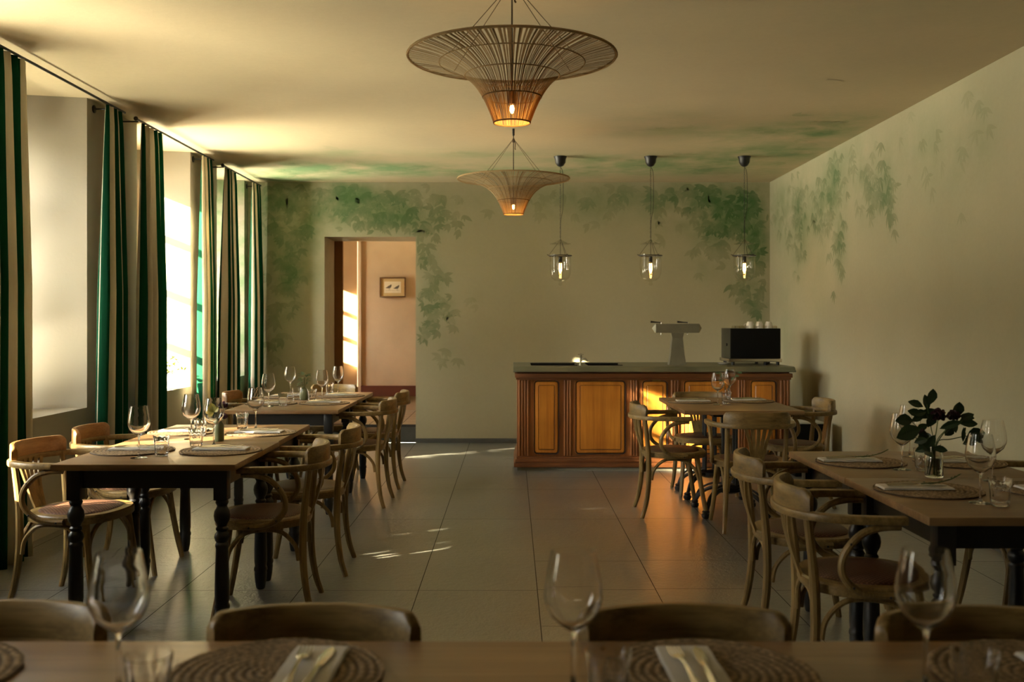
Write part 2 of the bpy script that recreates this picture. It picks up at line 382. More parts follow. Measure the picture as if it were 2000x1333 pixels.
# ------------------------------------------------------------------ mural surfaces
def leaf2d(L_, W_, bend):
    pts = []
    for s, side in ((0, 1),): pass
    prof = [(0, 0), (.18, .62), (.4, 1.0), (.62, .82), (.82, .42), (1, 0)]
    up = [(t*L_, w*W_/2+bend*L_*t*t) for t, w in prof]
    dn = [(t*L_, -w*W_/2+bend*L_*t*t) for t, w in prof[1:-1]][::-1]
    return up+dn
def mural(name, us, vs_, place, hole, blobs, leaves, mat, seed=1):
    rnd = random.Random(seed); bm = NB()
    lw = bm.verts.layers.float.new('wash'); ll = bm.verts.layers.float.new('leaf')
    def wash(u, v):
        s = 0
        for b in blobs:
            q = ((u-b[0])/b[2])**2+((v-b[1])/b[3])**2
            if q < 6: s += b[4]*math.exp(-q*1.1)
        return min(s, .9)
    grid = {}
    for i, u in enumerate(us):
        for j, v in enumerate(vs_):
            x = bm.verts.new(place(u, v, 0)); x[lw] = wash(u, v); x[ll] = 0; grid[i, j] = x
    for i in range(len(us)-1):
        for j in range(len(vs_)-1):
            cu = (us[i]+us[i+1])/2; cv = (vs_[j]+vs_[j+1])/2
            if hole and hole(cu, cv): continue
            bm.faces.new((grid[i, j], grid[i+1, j], grid[i+1, j+1], grid[i, j+1]))
    k = 0
    for (cu, cv, ru, rv, n, st, ln, wd, ang, spread) in leaves:
        for q in range(n):
            # a spray: several leaves fanned from one point
            u0 = cu+rnd.gauss(0, .5)*ru; v0 = cv+rnd.gauss(0, .5)*rv
            base = ang+rnd.uniform(-spread, spread); s_ = st*rnd.uniform(.45, 1.15)
            for w in range(rnd.choice((3, 4, 5))):
                a = base+(w-2)*.5+rnd.uniform(-.2, .2); Ln = ln*rnd.uniform(.65, 1.2)
                poly = leaf2d(Ln, Ln*wd*rnd.uniform(.8, 1.2), rnd.uniform(-.15, .15)); off = .0006+(k % 40)*.00006; k += 1
                P = []
                for (a_, b_) in poly:
                    uu = u0+a_*math.cos(a)-b_*math.sin(a); vv = v0+a_*math.sin(a)+b_*math.cos(a); P.append((uu, vv))
                if any(p[0] < us[0]+.01 or p[0] > us[-1]-.01 or p[1] < vs_[0]+.01 or p[1] > vs_[-1]-.01 for p in P): continue
                if hole and any(hole(p[0], p[1]) for p in P): continue
                V = []
                for (uu, vv) in P:
                    x = bm.verts.new(place(uu, vv, off)); x[lw] = wash(uu, vv); x[ll] = min(.95, s_); V.append(x)
                bm.faces.new(V)
    return link(name, bm, mat, smooth=0)
def rng(a, b, st, extra=()):
    n = max(1, int(round((b-a)/st))); s = {round(a+(b-a)*i/n, 5) for i in range(n+1)} | set(extra); return sorted(s)

# back wall, photo pixels on the wall's own plane converted to metres once
kb = BACK/1944
def bw(px, py): return ((px-1000)*kb, 1.364+(626.5-py)*kb)
B_ = []; Lv = []
for (px, py, rx, ry, wst, n, st) in [
    (545,385,55,35,.75,8,.35),(600,400,60,40,.70,12,.42),(650,385,55,28,.6,12,.42),(700,400,50,30,.55,12,.5),(740,390,60,26,.5,12,.5),(720,430,50,16,.5,10,.6),
    (770,425,45,20,.45,10,.6),(800,395,60,22,.35,6,.5),(850,400,50,25,.25,5,.5),(850,440,40,18,.3,7,.55),(820,450,25,20,.35,5,.5),
    (570,450,45,40,.55,9,.4),(560,520,40,50,.55,10,.38),(570,560,30,40,.5,8,.45),(548,600,22,30,.35,4,.35),(545,660,18,30,.3,4,.35),(540,690,12,20,.25,2,.35),(610,520,25,50,.25,0,.2),
    (830,495,16,22,.35,5,.55),(850,540,22,22,.3,4,.45),(835,570,16,20,.3,4,.5),(855,600,25,20,.35,6,.55),(840,640,18,18,.3,5,.55),(880,620,18,25,.2,3,.3),(875,690,18,25,.2,4,.3),(930,590,12,14,.1,1,.25),
    (960,385,70,30,.2,3,.18),(1090,390,60,30,.3,4,.2),(1150,400,60,35,.3,5,.25),(1200,385,50,28,.35,5,.3),(1290,390,45,22,.45,7,.5),(1330,385,40,22,.5,7,.6),
    (1370,375,40,22,.7,8,.8),(1390,400,45,25,.75,10,.9),(1410,440,35,25,.7,9,.85),(1440,400,40,30,.75,9,.8),(1470,420,25,60,.85,10,.8),(1480,500,16,70,.85,9,.75),(1400,480,35,30,.45,6,.45),
    (1370,430,35,22,.4,5,.4),(1450,560,22,25,.5,6,.6),(1475,590,18,25,.5,6,.6),(1380,510,30,25,.3,3,.35),(1300,430,60,30,.2,2,.2),(1482,640,14,20,.2,1,.3)]:
    u, v = bw(px, py); B_.append((u, v, rx*kb*1.2, ry*kb*1.3, wst)); Lv.append((u, v, rx*kb*1.15, ry*kb*1.15, int(n*2.0), min(1, st*1.15), .112, .36, -PI/2, 1.0))
DX0, DX1, DZ = -2.094, -1.075, 2.300
hole = lambda u, v: DX0 < u < DX1 and v < DZ
wb = struct(mural('wall_back', rng(-3.0, RX, .08, (DX0, DX1)), rng(0, CEIL, .08, (DZ,)), lambda u, v, o: (u, BACK-o, v), hole, B_, Lv, M['wall'], 3))
# right wall
B_ = []; Lv = []
def rw(px, py):
    z = RX*1944/(px-1000); return (z, 1.364+(626.5-py)*z/1944)
for (px, py, ru, rv, wst, n, st) in [
    (1515,400,.5,.25,.45,4,.2),(1530,440,.4,.3,.4,5,.25),(1560,430,.35,.35,.5,9,.38),(1560,380,.4,.25,.5,7,.32),(1600,400,.35,.35,.45,9,.34),(1630,350,.35,.3,.5,9,.32),(1620,420,.3,.3,.4,8,.36),
    (1640,460,.18,.3,.35,5,.4),(1680,330,.35,.3,.4,7,.25),(1700,370,.25,.25,.4,8,.35),(1730,350,.22,.25,.35,7,.38),(1740,390,.15,.2,.3,4,.4),(1560,500,.25,.3,.3,4,.3),(1640,510,.12,.2,.25,2,.35),
    (1780,290,.35,.3,.2,2,.15),(1820,300,.3,.35,.18,2,.15),(1900,260,.3,.3,.25,2,.14),(1880,340,.3,.35,.15,1,.12),(1540,600,.4,.4,.2,0,.2),(1530,680,.3,.3,.15,0,.2),(1600,560,.3,.4,.12,0,.2)]:
    u, v = rw(px, py); B_.append((u, v, ru, rv, wst)); Lv.append((u, v, ru*.85, rv*1.0, n*3, min(1, st*1.5), .115, .22, -PI/2, .30))
wr = struct(mural('wall_right', rng(NEAR, BACK, .1), rng(0, CEIL, .08), lambda u, v, o: (RX-o, u, v), None, B_, Lv, M['wall'], 5))
# ceiling
B_ = []
def cw(px, py):
    z = (CEIL-1.364)*1944/(626.5-py); return ((px-1000)*z/1944, z)
for (px, py, ru, rv, wst) in [(540,340,.5,.5,.8),(600,325,.6,.4,.7),(700,338,.7,.35,.65),(640,300,.6,.3,.4),(760,325,.6,.3,.6),(850,335,.7,.4,.5),(900,300,.8,.3,.25),(1000,335,.9,.5,.45),(1000,305,.6,.3,.25),
    (1150,335,.7,.5,.55),(1180,312,.5,.3,.6),(1300,330,.7,.5,.6),(1380,310,.7,.45,.6),(1460,330,.6,.5,.55),(1330,255,.7,.35,.35),(1250,225,.6,.3,.22),(1480,290,.6,.4,.45),(1560,250,.5,.35,.6),(1600,262,.4,.4,.5),
    (1640,235,.3,.4,.5),(1560,300,.4,.4,.5),(1420,270,.4,.3,.3),(1660,150,.5,.4,.12),(1750,30,.8,.5,.10),(560,350,.5,.3,.6)]:
    u, v = cw(px, py); B_.append((u, v, ru, rv, wst))
Lv = [(b[0], b[1], b[2]*.9, b[3]*.9, int(b[4]*9), b[4]*.45, .16, .4, -PI/2, 2) for b in B_]
ce = struct(mural('ceiling', rng(-3.7, RX, .12), rng(NEAR, BACK, .12), lambda u, v, o: (u, v, CEIL-o), None, B_, Lv, M['ceiling'], 9))
# shell backs (thickness behind the painted faces)
bm = NB(); box(bm, -3.7, DX0, BACK+.002, 11.77, 0, CEIL+.1); box(bm, DX1, RX+.2, BACK+.002, 11.77, 0, CEIL+.1); box(bm, DX0, DX1, BACK+.002, 11.77, DZ, CEIL+.1)
struct(link('wall_doorway', bm, m_plain('doorway_plaster', (.36, .31, .22), .9, spec=.15, var=.06, bs=.2, bscale=40), smooth=0))
bm = NB(); box(bm, RX+.002, RX+.2, NEAR, 13.2, 0, CEIL+.1); struct(link('wall_right_outer', bm, M['wall'], smooth=0))
bm = NB(); box(bm, -3.7, RX+.2, NEAR-.2, 13.2, CEIL+.002, CEIL+.15); struct(link('ceiling_slab', bm, M['reveal'], smooth=0))
bm = NB(); box(bm, -3.7, RX+.2, NEAR-.2, NEAR, 0, CEIL); struct(link('wall_front', bm, M['reveal'], smooth=0))

# left wall with splayed window niches
bm = NB(); WOUT = -3.60; SILL = .76; HEAD = 2.66
edges = [(NEAR, None)]
y = NEAR; prev = NEAR; po = NEAR
for (w0, w1) in WINS:
    prism(bm, [(LX, prev), (LX, w0), (WX-.02, w0+SPL), (WOUT, w0+SPL), (WOUT, po), (WX-.02, po)], 0, CEIL)
    prism(bm, [(LX, w0), (LX, w1), (WX-.02, w1-SPL), (WOUT, w1-SPL), (WOUT, w0+SPL), (WX-.02, w0+SPL)], 0, SILL)
    prism(bm, [(WX, w0+SPL), (WX, w1-SPL), (WOUT, w1-SPL), (WOUT, w0+SPL)], HEAD, CEIL)
    prev = w1; po = w1-SPL
prism(bm, [(LX, prev), (LX, BACK+.3), (WOUT, BACK+.3), (WOUT, po), (WX-.02, po)], 0, CEIL)
struct(link('wall_left', fixn(bm), M['reveal'], smooth=0))
# windows
for i, (w0, w1) in enumerate(WINS):
    a0 = w0+SPL; a1 = w1-SPL
    if i == 3: pass
    root = struct(empty('window_%d' % (i+1), (WX, (a0+a1)/2, SILL)))
    h = (a1-a0)/2; H = HEAD-SILL; f = NB()
    box(f, -.03, .04, -h, -h+.05, 0, H, .004); box(f, -.03, .04, h-.05, h, 0, H, .004); box(f, -.03, .04, -h+.05, h-.05, 0, .05, .004); box(f, -.03, .04, -h+.05, h-.05, H-.05, H, .004)
    box(f, -.03, .05, -.04, .04, .05, H-.05, .004)
    for k in (.49, .97, 1.46): box(f, -.015, .02, -h+.05, -.04, k-.028, k+.028); box(f, -.015, .02, .04, h-.05, k-.028, k+.028)
    link('window_frame', f, M['frame'], root)
    g = NB(); box(g, -.002, .002, -h+.05, -.04, .05, H-.05); box(g, -.002, .002, .04, h-.05, .05, H-.05); link('window_glass', g, M['pane'], root, smooth=0)

# floor with separate tiles
bm = NB(); tn = bm.verts.layers.float.new('tone'); rnd = random.Random(4); g = .0022
xs = [.128+.6*k for k in range(-7, 6)]
def cell(x0, x1, y0, y1, z):
    x0 = max(x0, -3.7); x1 = min(x1, RX)
    if x1 <= x0: return
    v = [bm.verts.new(p) for p in ((x0+g, y0+g, z), (x1-g, y0+g, z), (x1-g, y1-g, z), (x0+g, y1-g, z))]; tt = rnd.choice((0, .1, .25, .5, .8, 1))*rnd.uniform(.6, 1)
    for q in v: q[tn] = tt
    bm.faces.new(v).material_index = 0
for i in range(len(xs)-1):
    starts = {5: 5.03, 6: 5.03, 7: 6.84-.6, 8: 7.46}.get(i, 5.03+.6*rnd.randrange(3))
    y = starts-1.8*4
    cuts = []
    while y < BACK: 
        cuts.append(y); y += rnd.choice((.6, 1.2, 1.2, .6)) if i in (7, 8) else 1.8 if i in (5,) else rnd.choice((1.2, 1.8, 1.2))
    if i == 6: cuts = [c for c in [5.03-5.4, 5.03-3.6, 5.03-1.8, 5.03, 6.84, 8.05, 9.27, 10.5]]
    cuts = [max(c, NEAR) for c in cuts]; cuts = sorted(set(cuts))+[BACK]
    if cuts[0] > NEAR: cuts = [NEAR]+cuts
    for a_, b_ in zip(cuts[:-1], cuts[1:]):
        if b_-a_ > .01: cell(xs[i], xs[i+1], a_, b_, 0)
v = [bm.verts.new(p) for p in ((-3.7, NEAR, -.0015), (RX, NEAR, -.0015), (RX, BACK, -.0015), (-3.7, BACK, -.0015))]; bm.faces.new(v).material_index = 1
struct(link('floor', bm, [M['floor'], M['grout']], smooth=0))
bm = NB(); box(bm, -3.7, RX, NEAR, BACK, -.12, -.01); struct(link('floor_slab', bm, M['grout'], smooth=0))
bm = NB(); box(bm, DX1, RX, BACK-.016, BACK, 0, .048, .003); box(bm, -2.95, DX0, BACK-.016, BACK, 0, .048, .003); struct(link('baseboard_back', bm, M['skirt']))
bm = NB(); box(bm, RX-.016, RX, NEAR, BACK-.016, 0, .048, .003); struct(link('baseboard_right', bm, M['skirt']))

# corridor beyond the doorway
bm = NB(); box(bm, -3.5, DX0-.001, 11.77, 13.2, 0, .17); box(bm, DX1+.001, -.2, 11.77, 13.2, 0, .17); box(bm, DX0, DX1, BACK+.001, 13.2, 0, .17); struct(link('trim_step', bm, M['skirt'], smooth=0))
bm = NB(); tn = bm.verts.layers.float.new('tone'); rnd = random.Random(8)
for i in range(9):
    for j in range(7):
        x0 = -3.4+i*.36; y0 = 11.15+j*.3
        x1 = x0+.36; y1 = y0+.3
        if y0 < 11.75: x0 = max(x0, DX0); x1 = min(x1, DX1)
        if x1 <= x0: continue
        v = [bm.verts.new(p) for p in ((x0+.004, y0+.004, .2), (x1-.004, y0+.004, .2), (x1-.004, y1-.004, .2), (x0+.004, y1-.004, .2))]
        tt = rnd.random()*.4
        for q in v: q[tn] = tt
        bm.faces.new(v)
box(bm, DX0+.001, DX1-.001, 11.14, 13.2, .171, .197, mi=1)
m, t, o = nmat('corridor_tiles'); prin(t, o, mixc(t, noi(t, coords(t), 4, 4), (.26, .19, .12), (.38, .29, .19)), .4); M['ctile'] = m
struct(link('floor_corridor', bm, [M['ctile'], M['grout']], smooth=0))
CY = 12.92
bm = NB(); box(bm, -1.995, -.2, CY, CY+.15, .17, CEIL); box(bm, -1.995, -1.955, CY-.035, CY, .17, CEIL)
prism(bm, [(-2.02, CY+.06), (-2.60, CY-.20), (-2.60, CY+.1), (-2.02, CY+.15)], .17, CEIL)
prism(bm, [(-2.60, CY-.20), (-3.45, CY-.20), (-3.45, CY), (-2.60, CY+.1)], .17, CEIL)
box(bm, -3.6, -3.45, 11.77, 11.86, 0, CEIL); box(bm, -3.6, -3.45, 12.72, 13.1, 0, CEIL); box(bm, -3.6, -3.45, 11.86, 12.72, 0, 1.28); box(bm, -3.6, -3.45, 11.86, 12.72, 2.32, CEIL)
box(bm, -.35, -.2, 11.77, CY, .17, CEIL)
struct(link('wall_corridor', fixn(bm), M['terracotta'], smooth=0))
bm = NB(); box(bm, DX0, DX0+.095, 11.74, 11.80, .2, DZ); box(bm, -3.4, DX0, 11.772, 11.80, .2, CEIL); struct(link('trim_door_casing', bm, M['terra_dark'], smooth=0))
bm = NB(); box(bm, -1.955, -.35, CY-.05, CY, .385, .52, .004); prism(bm, [(-2.02, CY+.058), (-2.60, CY-.203), (-2.60, CY-.22), (-2.00, CY+.04)], .385, .50)
struct(link('baseboard_corridor', bm, M['dado'], smooth=0))
root = struct(empty('window_6', (-3.46, 12.29, 1.28)))
f = NB(); H = 1.04
for a_, b_ in ((-.43, -.38), (.38, .43), (-.03, .03)): box(f, -.02, .03, a_, b_, 0, H, .003)
for k in (.02, .36, .69, H-.02): box(f, -.02, .03, -.38, -.03, k-.02, k+.02); box(f, -.02, .03, .03, .38, k-.02, k+.02)
link('window_frame', f, M['frame'], root)
g_ = NB(); box(g_, -.002, .002, -.38, .38, .03, H-.03); link('window_glass', g_, M['pane'], root, smooth=0)

# ------------------------------------------------------------------ chair
BOW = [(.262,.100),(.268,.02),(.262,-.08),(.235,-.165),(.18,-.232),(.095,-.272),(0,-.284),(-.095,-.272),(-.18,-.232),(-.235,-.165),(-.262,-.08),(-.268,.02),(-.262,.100)]
def make_chair(wood, woodh, seatm, crestm):
    t = empty('armchair')
    # seat frame and seat
    def seat_outline(k, n=40, front=.0):
        out = []
        for i in range(n):
            a = 2*PI*i/n; c_, s_ = math.cos(a), math.sin(a); p = 2.6
            r = 1/((abs(c_)/.238)**p+(abs(s_)/.222)**p)**(1/p)
            x, y = r*c_, r*s_+.015
            x *= (1-.12*max(0, -s_)); out.append((x*k, y*k+.0))
        return out
    bm = NB(); O = seat_outline(1); I = seat_outline(.80); zt = .452; zb = .412
    rings = []
    for (pl, z) in ((I, zb), (seat_outline(.985), zb), (O, zb+.006), (O, zt-.007), (seat_outline(.975), zt), (I, zt)): rings.append([bm.verts.new((x, y, z)) for x, y in pl])
    for A, B in zip(rings, rings[1:]+rings[:1]):
        for i in range(40): bm.faces.new((A[i], A[(i+1) % 40], B[(i+1) % 40], B[i]))
    link('seat_frame', fixn(bm), woodh, t)
    bm = NB(); prev = None
    for k, z in ((.80, .436), (.80, .453), (.76, .459), (.6, .464), (.3, .467)):
        r = [bm.verts.new((x, y, z)) for x, y in seat_outline(k)]
        if prev:
            for i in range(40): bm.faces.new((prev[i], prev[(i+1) % 40], r[(i+1) % 40], r[i]))
        prev = r
    bm.faces.new(prev); link('seat', bm, seatm, t)
    # legs
    for s in (-1, 1):
        bm = NB(); tube(bm, [(s*.215,-.235,0),(s*.202,-.205,.10),(s*.192,-.186,.25),(s*.186,-.186,.42),(s*.186,-.196,.55),(s*.190,-.214,.698)], .017, 9, 6, radii=[.0135,.016,.018,.0185,.016,.0145]); link('leg', bm, wood, t)
        bm = NB(); tube(bm, [(s*.218,.215,0),(s*.204,.192,.12),(s*.192,.168,.27),(s*.182,.150,.416)], .017, 9, 6, radii=[.0135,.016,.0175,.019]); link('leg', bm, wood, t)
    # arm bow
    bm = NB(); path = catmull([(x, y, .690) for x, y in BOW], 5); sweep(bm, path, rrect(.040, .029, .007), up=(0,0,1)); link('arm_bow', fixn(bm), woodh, t)
    # crest block
    bm = NB(); pts = catmull([(x*.985, y+.004, 0) for x, y in BOW[3:-3]], 10); pts = pts[6:-6]; ns = len(pts); prev = None; rings = []
    for i, p in enumerate(pts):
        f = i/(ns-1); ed = min(f, 1-f)*2
        h = .076 if ed > .12 else .076-.022*(1-ed/.12)**2
        tx = (pts[min(i+1, ns-1)]-pts[max(i-1, 0)]).normalized(); s = tx.cross(Vector((0,0,1))); w = .013
        zc = .704
        rings.append([bm.verts.new(p+s*a+Vector((0,0,zc+b))) for a, b in ((w,0),(w*1.05,h*.5),(w*.95,h-.006),(w*.6,h),(-w*.6,h),(-w*.95,h-.006),(-w*1.05,h*.5),(-w,0))])
    for A, B in zip(rings[:-1], rings[1:]):
        for j in range(8): bm.faces.new((A[j], A[(j+1) % 8], B[(j+1) % 8], B[j]))
    bm.faces.new(rings[0][::-1]); bm.faces.new(rings[-1]); link('crest_rail', fixn(bm), crestm, t, 50)
    # fan splat
    bm = NB()
    def yb(x, z):
        f = (z-.44)/(.70-.44); return (-.203)*(1-f)+(-.268+.9*x*x)*f-.010*math.sin(f*PI)
    def strip(cx0, cx1, w0, w1, z0, z1, n=8, th=.0055):
        rr = []
        for i in range(n+1):
            f = i/n; z = z0+(z1-z0)*f; fx = f**1.25; x = cx0+(cx1-cx0)*fx; w = w0+(w1-w0)*f
            y = yb(x, z); rr.append([bm.verts.new(q) for q in ((x-w, yb(x-w, z)-th, z), (x+w, yb(x+w, z)-th, z), (x+w, yb(x+w, z)+th, z), (x-w, yb(x-w, z)+th, z))])
        for A, B in zip(rr[:-1], rr[1:]):
            for j in range(4): bm.faces.new((A[j], A[(j+1) % 4], B[(j+1) % 4], B[j]))
        bm.faces.new(rr[0][::-1]); bm.faces.new(rr[-1])
    strip(0, 0, .040, .054, .436, .545, 4)
    for k in range(-2, 3): strip(k*.0215, k*.043, .0098, .0115, .540, .690)
    link('splat', fixn(bm), wood, t)
    # arm loops, brackets, bolts
    for s in (-1, 1):
        bm = NB(); tube(bm, [(s*.256,.082,.668),(s*.262,.015,.664),(s*.268,-.05,.640),(s*.272,-.105,.575),(s*.268,-.110,.505),(s*.257,-.060,.450),(s*.246,.01,.430),(s*.238,.075,.428)], .0135, 9, 6); link('arm_support', bm, wood, t)
        bm = NB(); tube(bm, [(s*.196,-.165,.262),(s*.198,-.150,.330),(s*.198,-.09,.392),(s*.198,-.01,.405),(s*.198,.08,.388),(s*.200,.138,.325),(s*.200,.158,.262)], .0105, 8, 5); link('side_arch', bm, wood, t)
        for (x, y, z) in ((.284,-.085,.61),(.284,-.075,.462),(.263,.05,.428)):
            bm = NB(); bmesh.ops.create_uvsphere(bm, u_segments=8, v_segments=5, radius=.0045, matrix=Matrix.Translation((s*x-s*.0025*1, y, z))); link('bolt', bm, M['iron'], t)
    for y, nm in ((.165, 'front_arch'), (-.182, 'back_arch')):
        bm = NB(); tube(bm, [(-.178,y,.262),(-.165,y,.335),(-.10,y,.395),(0,y,.405),(.10,y,.395),(.165,y,.335),(.178,y,.262)], .0105, 8, 5); link(nm, bm, wood, t)
    return t
FURN_TOP = .74
# ------------------------------------------------------------------ tables
def leg_mesh(bm, x, y, z1=.711):
    box(bm, x-.030, x+.030, y-.030, y+.030, .575, z1, .003)
    pr = [(.012,.58),(.027,.572),(.029,.562),(.022,.548),(.024,.54),(.033,.525),(.036,.505),(.033,.485),(.024,.468),(.021,.458),(.027,.450),(.027,.443),(.022,.436),(.031,.424),(.034,.41),(.030,.396),(.024,.388),(.029,.380),(.030,.372),(.027,.360),(.029,.30),(.032,.20),(.032,.14),(.029,.118),(.033,.108),(.034,.098),(.030,.088),(.031,.078),(.028,.04),(.022,.006),(.018,0),(0,0)]
    lathe(bm, pr, 18, (x, y, 0))
def make_table(w, d, mt, name='dining_table'):
    t = empty(name); bm = NB(); box(bm, -w/2, w/2, -d/2, d/2, .712, .740, .005); link('tabletop', bm, mt, t)
    a = .075; bm = NB()
    for (x0, x1, y0, y1) in ((-w/2+a, w/2-a, -d/2+a, -d/2+a+.022), (-w/2+a, w/2-a, d/2-a-.022, d/2-a), (-w/2+a, -w/2+a+.022, -d/2+a+.022, d/2-a-.022), (w/2-a-.022, w/2-a, -d/2+a+.022, d/2-a-.022)): box(bm, x0, x1, y0, y1, .625, .7118)
    link('apron', bm, M['black'], t)
    for sx_ in (-1, 1):
        for sy in (-1, 1):
            bm = NB(); leg_mesh(bm, sx_*(w/2-.078), sy*(d/2-.078)); link('leg', bm, M['black'], t)
    return t
def put(o, x, y, rz, label, cat, group=None, z=0):
    o.location = (x, y, z); o.rotation_euler = (0, 0, rz); return tag(o, label, cat, group)
tA = make_table(.80, .83, M['table']); used = [False]
gt = 'tables with turned black legs'
put(tA, -1.60, 4.31+.415, 0, 'front table of the left row, dark front apron facing the camera, turned black legs', 'table', gt)
tB = copy_tree(tA); put(tB, -1.61, 5.14+.4175, R(.4), 'left-row table pushed behind the front one, sunlit oak top with a green vase', 'table', gt)
tC = make_table(.79, .87, M['table'])
put(tC, -1.605, 6.92+.437, 0, 'front half of the far left table pair, nearer the camera, tumbler at its window side', 'table', gt)
tD = copy_tree(tC); put(tD, -1.605, 7.797+.437, 0, 'back half of the far left table pair, closest to the doorway', 'table', gt)
tE = make_table(.80, .80, M['tabledark'])
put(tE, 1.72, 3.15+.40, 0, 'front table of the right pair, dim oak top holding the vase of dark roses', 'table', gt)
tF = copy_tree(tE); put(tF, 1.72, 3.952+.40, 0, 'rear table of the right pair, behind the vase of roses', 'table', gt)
# long foreground table
t = empty('dining_table', (0, 0, 0)); bm = NB(); box(bm, -1.5, 1.5, 1.12, 1.94, .712, .740, .006); link('tabletop', bm, M['table'], t)
bm = NB(); box(bm, -1.44, 1.44, 1.17, 1.195, .64, .7118); box(bm, -1.44, 1.44, 1.52, 1.545, .64, .7118); box(bm, -1.44, -1.415, 1.195, 1.52, .64, .7118); box(bm, 1.415, 1.44, 1.195, 1.52, .64, .7118); link('apron', bm, M['black'], t)
for x in (-1.41, 1.41):
    for y in (1.2, 1.51): bm = NB(); leg_mesh(bm, x, y); link('leg', bm, M['black'], t)
tag(t, 'long wooden table across the bottom of the picture, nearest the camera, out of focus', 'table')
# bistro table with two cast iron pedestals
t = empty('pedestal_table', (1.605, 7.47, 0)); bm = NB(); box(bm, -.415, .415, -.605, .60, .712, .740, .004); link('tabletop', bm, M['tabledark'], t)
for yy in (-.40, .32):
    bm = NB()
    for k in range(4):
        a_ = PI/4+k*PI/2; x = .055*math.cos(a_)-.06; y = .055*math.sin(a_)+yy
        tube(bm, [(x, y, .16), (x, y, .70)], .011, 8)
    lathe(bm, [(0,.14),(.05,.14),(.085,.155),(.085,.185),(.05,.20),(.0,.20)], 16, (-.06, yy, 0)); box(bm, -.20, .08, yy-.12, yy+.12, .69, .7115)
    link('pedestal', bm, M['iron'], t)
    for k in range(4):
        a_ = PI/4+k*PI/2; c_, s_ = math.cos(a_), math.sin(a_); bm = NB()
        tube(bm, [(-.06+c_*.04, yy+s_*.04, .17), (-.06+c_*.14, yy+s_*.14, .165), (-.06+c_*.24, yy+s_*.24, .115), (-.06+c_*.29, yy+s_*.29, .05)], .014, 8, 6)
        tube(bm, [(-.06+c_*.05, yy+s_*.05, .20), (-.06+c_*.14, yy+s_*.14, .195), (-.06+c_*.25, yy+s_*.25, .14), (-.06+c_*.30, yy+s_*.30, .05)], .008, 8, 6)
        lathe(bm, [(0,.056),(.02,.054),(.028,.045),(.022,.036),(.03,.028),(.03,.012),(.022,0),(0,0)], 12, (-.06+c_*.295, yy+s_*.295, 0)); link('foot', bm, M['iron'], t)
tag(t, 'rectangular dark wood table on two black iron pedestals, in front of the bar counter', 'table')

# chairs: x, y, heading (0 = facing away from the camera), seat kind, label
chA = make_chair(M['chair'], M['chair_h'], M['cane'], M['chair_h'])
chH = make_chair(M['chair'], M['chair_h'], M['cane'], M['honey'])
chL = make_chair(M['chair'], M['chair_h'], M['leather'], M['chair_h'])
E_ = -PI/2; W_ = PI/2; S_ = PI
CH = [
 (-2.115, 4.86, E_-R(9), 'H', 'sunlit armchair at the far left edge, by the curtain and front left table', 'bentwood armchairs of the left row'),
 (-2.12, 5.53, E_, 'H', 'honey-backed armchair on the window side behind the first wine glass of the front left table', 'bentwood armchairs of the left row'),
 (-1.165, 4.75, W_+R(6), 'A', 'armchair on the aisle side of the left row, nearest the camera', 'bentwood armchairs of the left row'),
 (-1.13, 5.50, W_+R(3), 'L', 'armchair with shiny leather seat, second on the aisle side of the left row', 'bentwood armchairs of the left row'),
 (-1.155, 7.44, W_-R(2), 'A', 'aisle side armchair at the far left tables, third from the camera', 'bentwood armchairs of the left row'),
 (-1.145, 8.24, W_, 'A', 'armchair nearest the doorway on the aisle side of the left row', 'bentwood armchairs of the left row'),
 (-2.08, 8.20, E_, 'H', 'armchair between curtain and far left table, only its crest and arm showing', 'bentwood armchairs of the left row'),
 (-1.62, 8.86, S_, 'A', 'armchair at the head of the far left table, before the doorway, facing the camera', 'bentwood armchairs of the left row'),
 (1.13, 7.07, E_, 'A', 'armchair left of the pedestal table, side on against the glowing counter', 'bentwood armchairs around the pedestal table'),
 (1.57, 6.58, R(-1), 'A', 'armchair with its back to the camera at the pedestal table', 'bentwood armchairs around the pedestal table'),
 (2.10, 7.42, W_, 'A', 'armchair right of the pedestal table, beside the right wall', 'bentwood armchairs around the pedestal table'),
 (1.52, 7.90, S_, 'A', 'armchair behind the pedestal table, against the counter front', 'bentwood armchairs around the pedestal table'),
 (1.255, 3.62, E_+R(-6), 'A', 'large armchair seen from behind at the right front table, nearest of the right pair', 'bentwood armchairs at the right tables'),
 (1.275, 4.38, E_+R(-4), 'A', 'armchair tucked behind the large one at the right tables', 'bentwood armchairs at the right tables'),
 (2.28, 4.42, W_, 'A', 'armchair on the wall side of the right tables, mostly hidden at the right edge', 'bentwood armchairs at the right tables'),
 (-1.03, 1.80, S_, 'A', 'blurred dark armchair back at the bottom left corner behind the foreground table', 'armchairs behind the foreground table'),
 (-.395, 1.775, S_, 'A', 'blurred armchair back left of the middle, behind the foreground table', 'armchairs behind the foreground table'),
 (.345, 1.775, S_, 'A', 'blurred armchair back right of the middle, behind the foreground table', 'armchairs behind the foreground table'),
 (.93, 1.760, S_, 'A', 'blurred armchair back at the bottom right, behind the foreground table', 'armchairs behind the foreground table'),
]
first = {'A': chA, 'H': chH, 'L': chL}; used = set()
for (x, y, rz, k, lab, grp) in CH:
    o = first[k] if k not in used else copy_tree(first[k]); used.add(k); put(o, x, y, rz, lab, 'chair', grp)

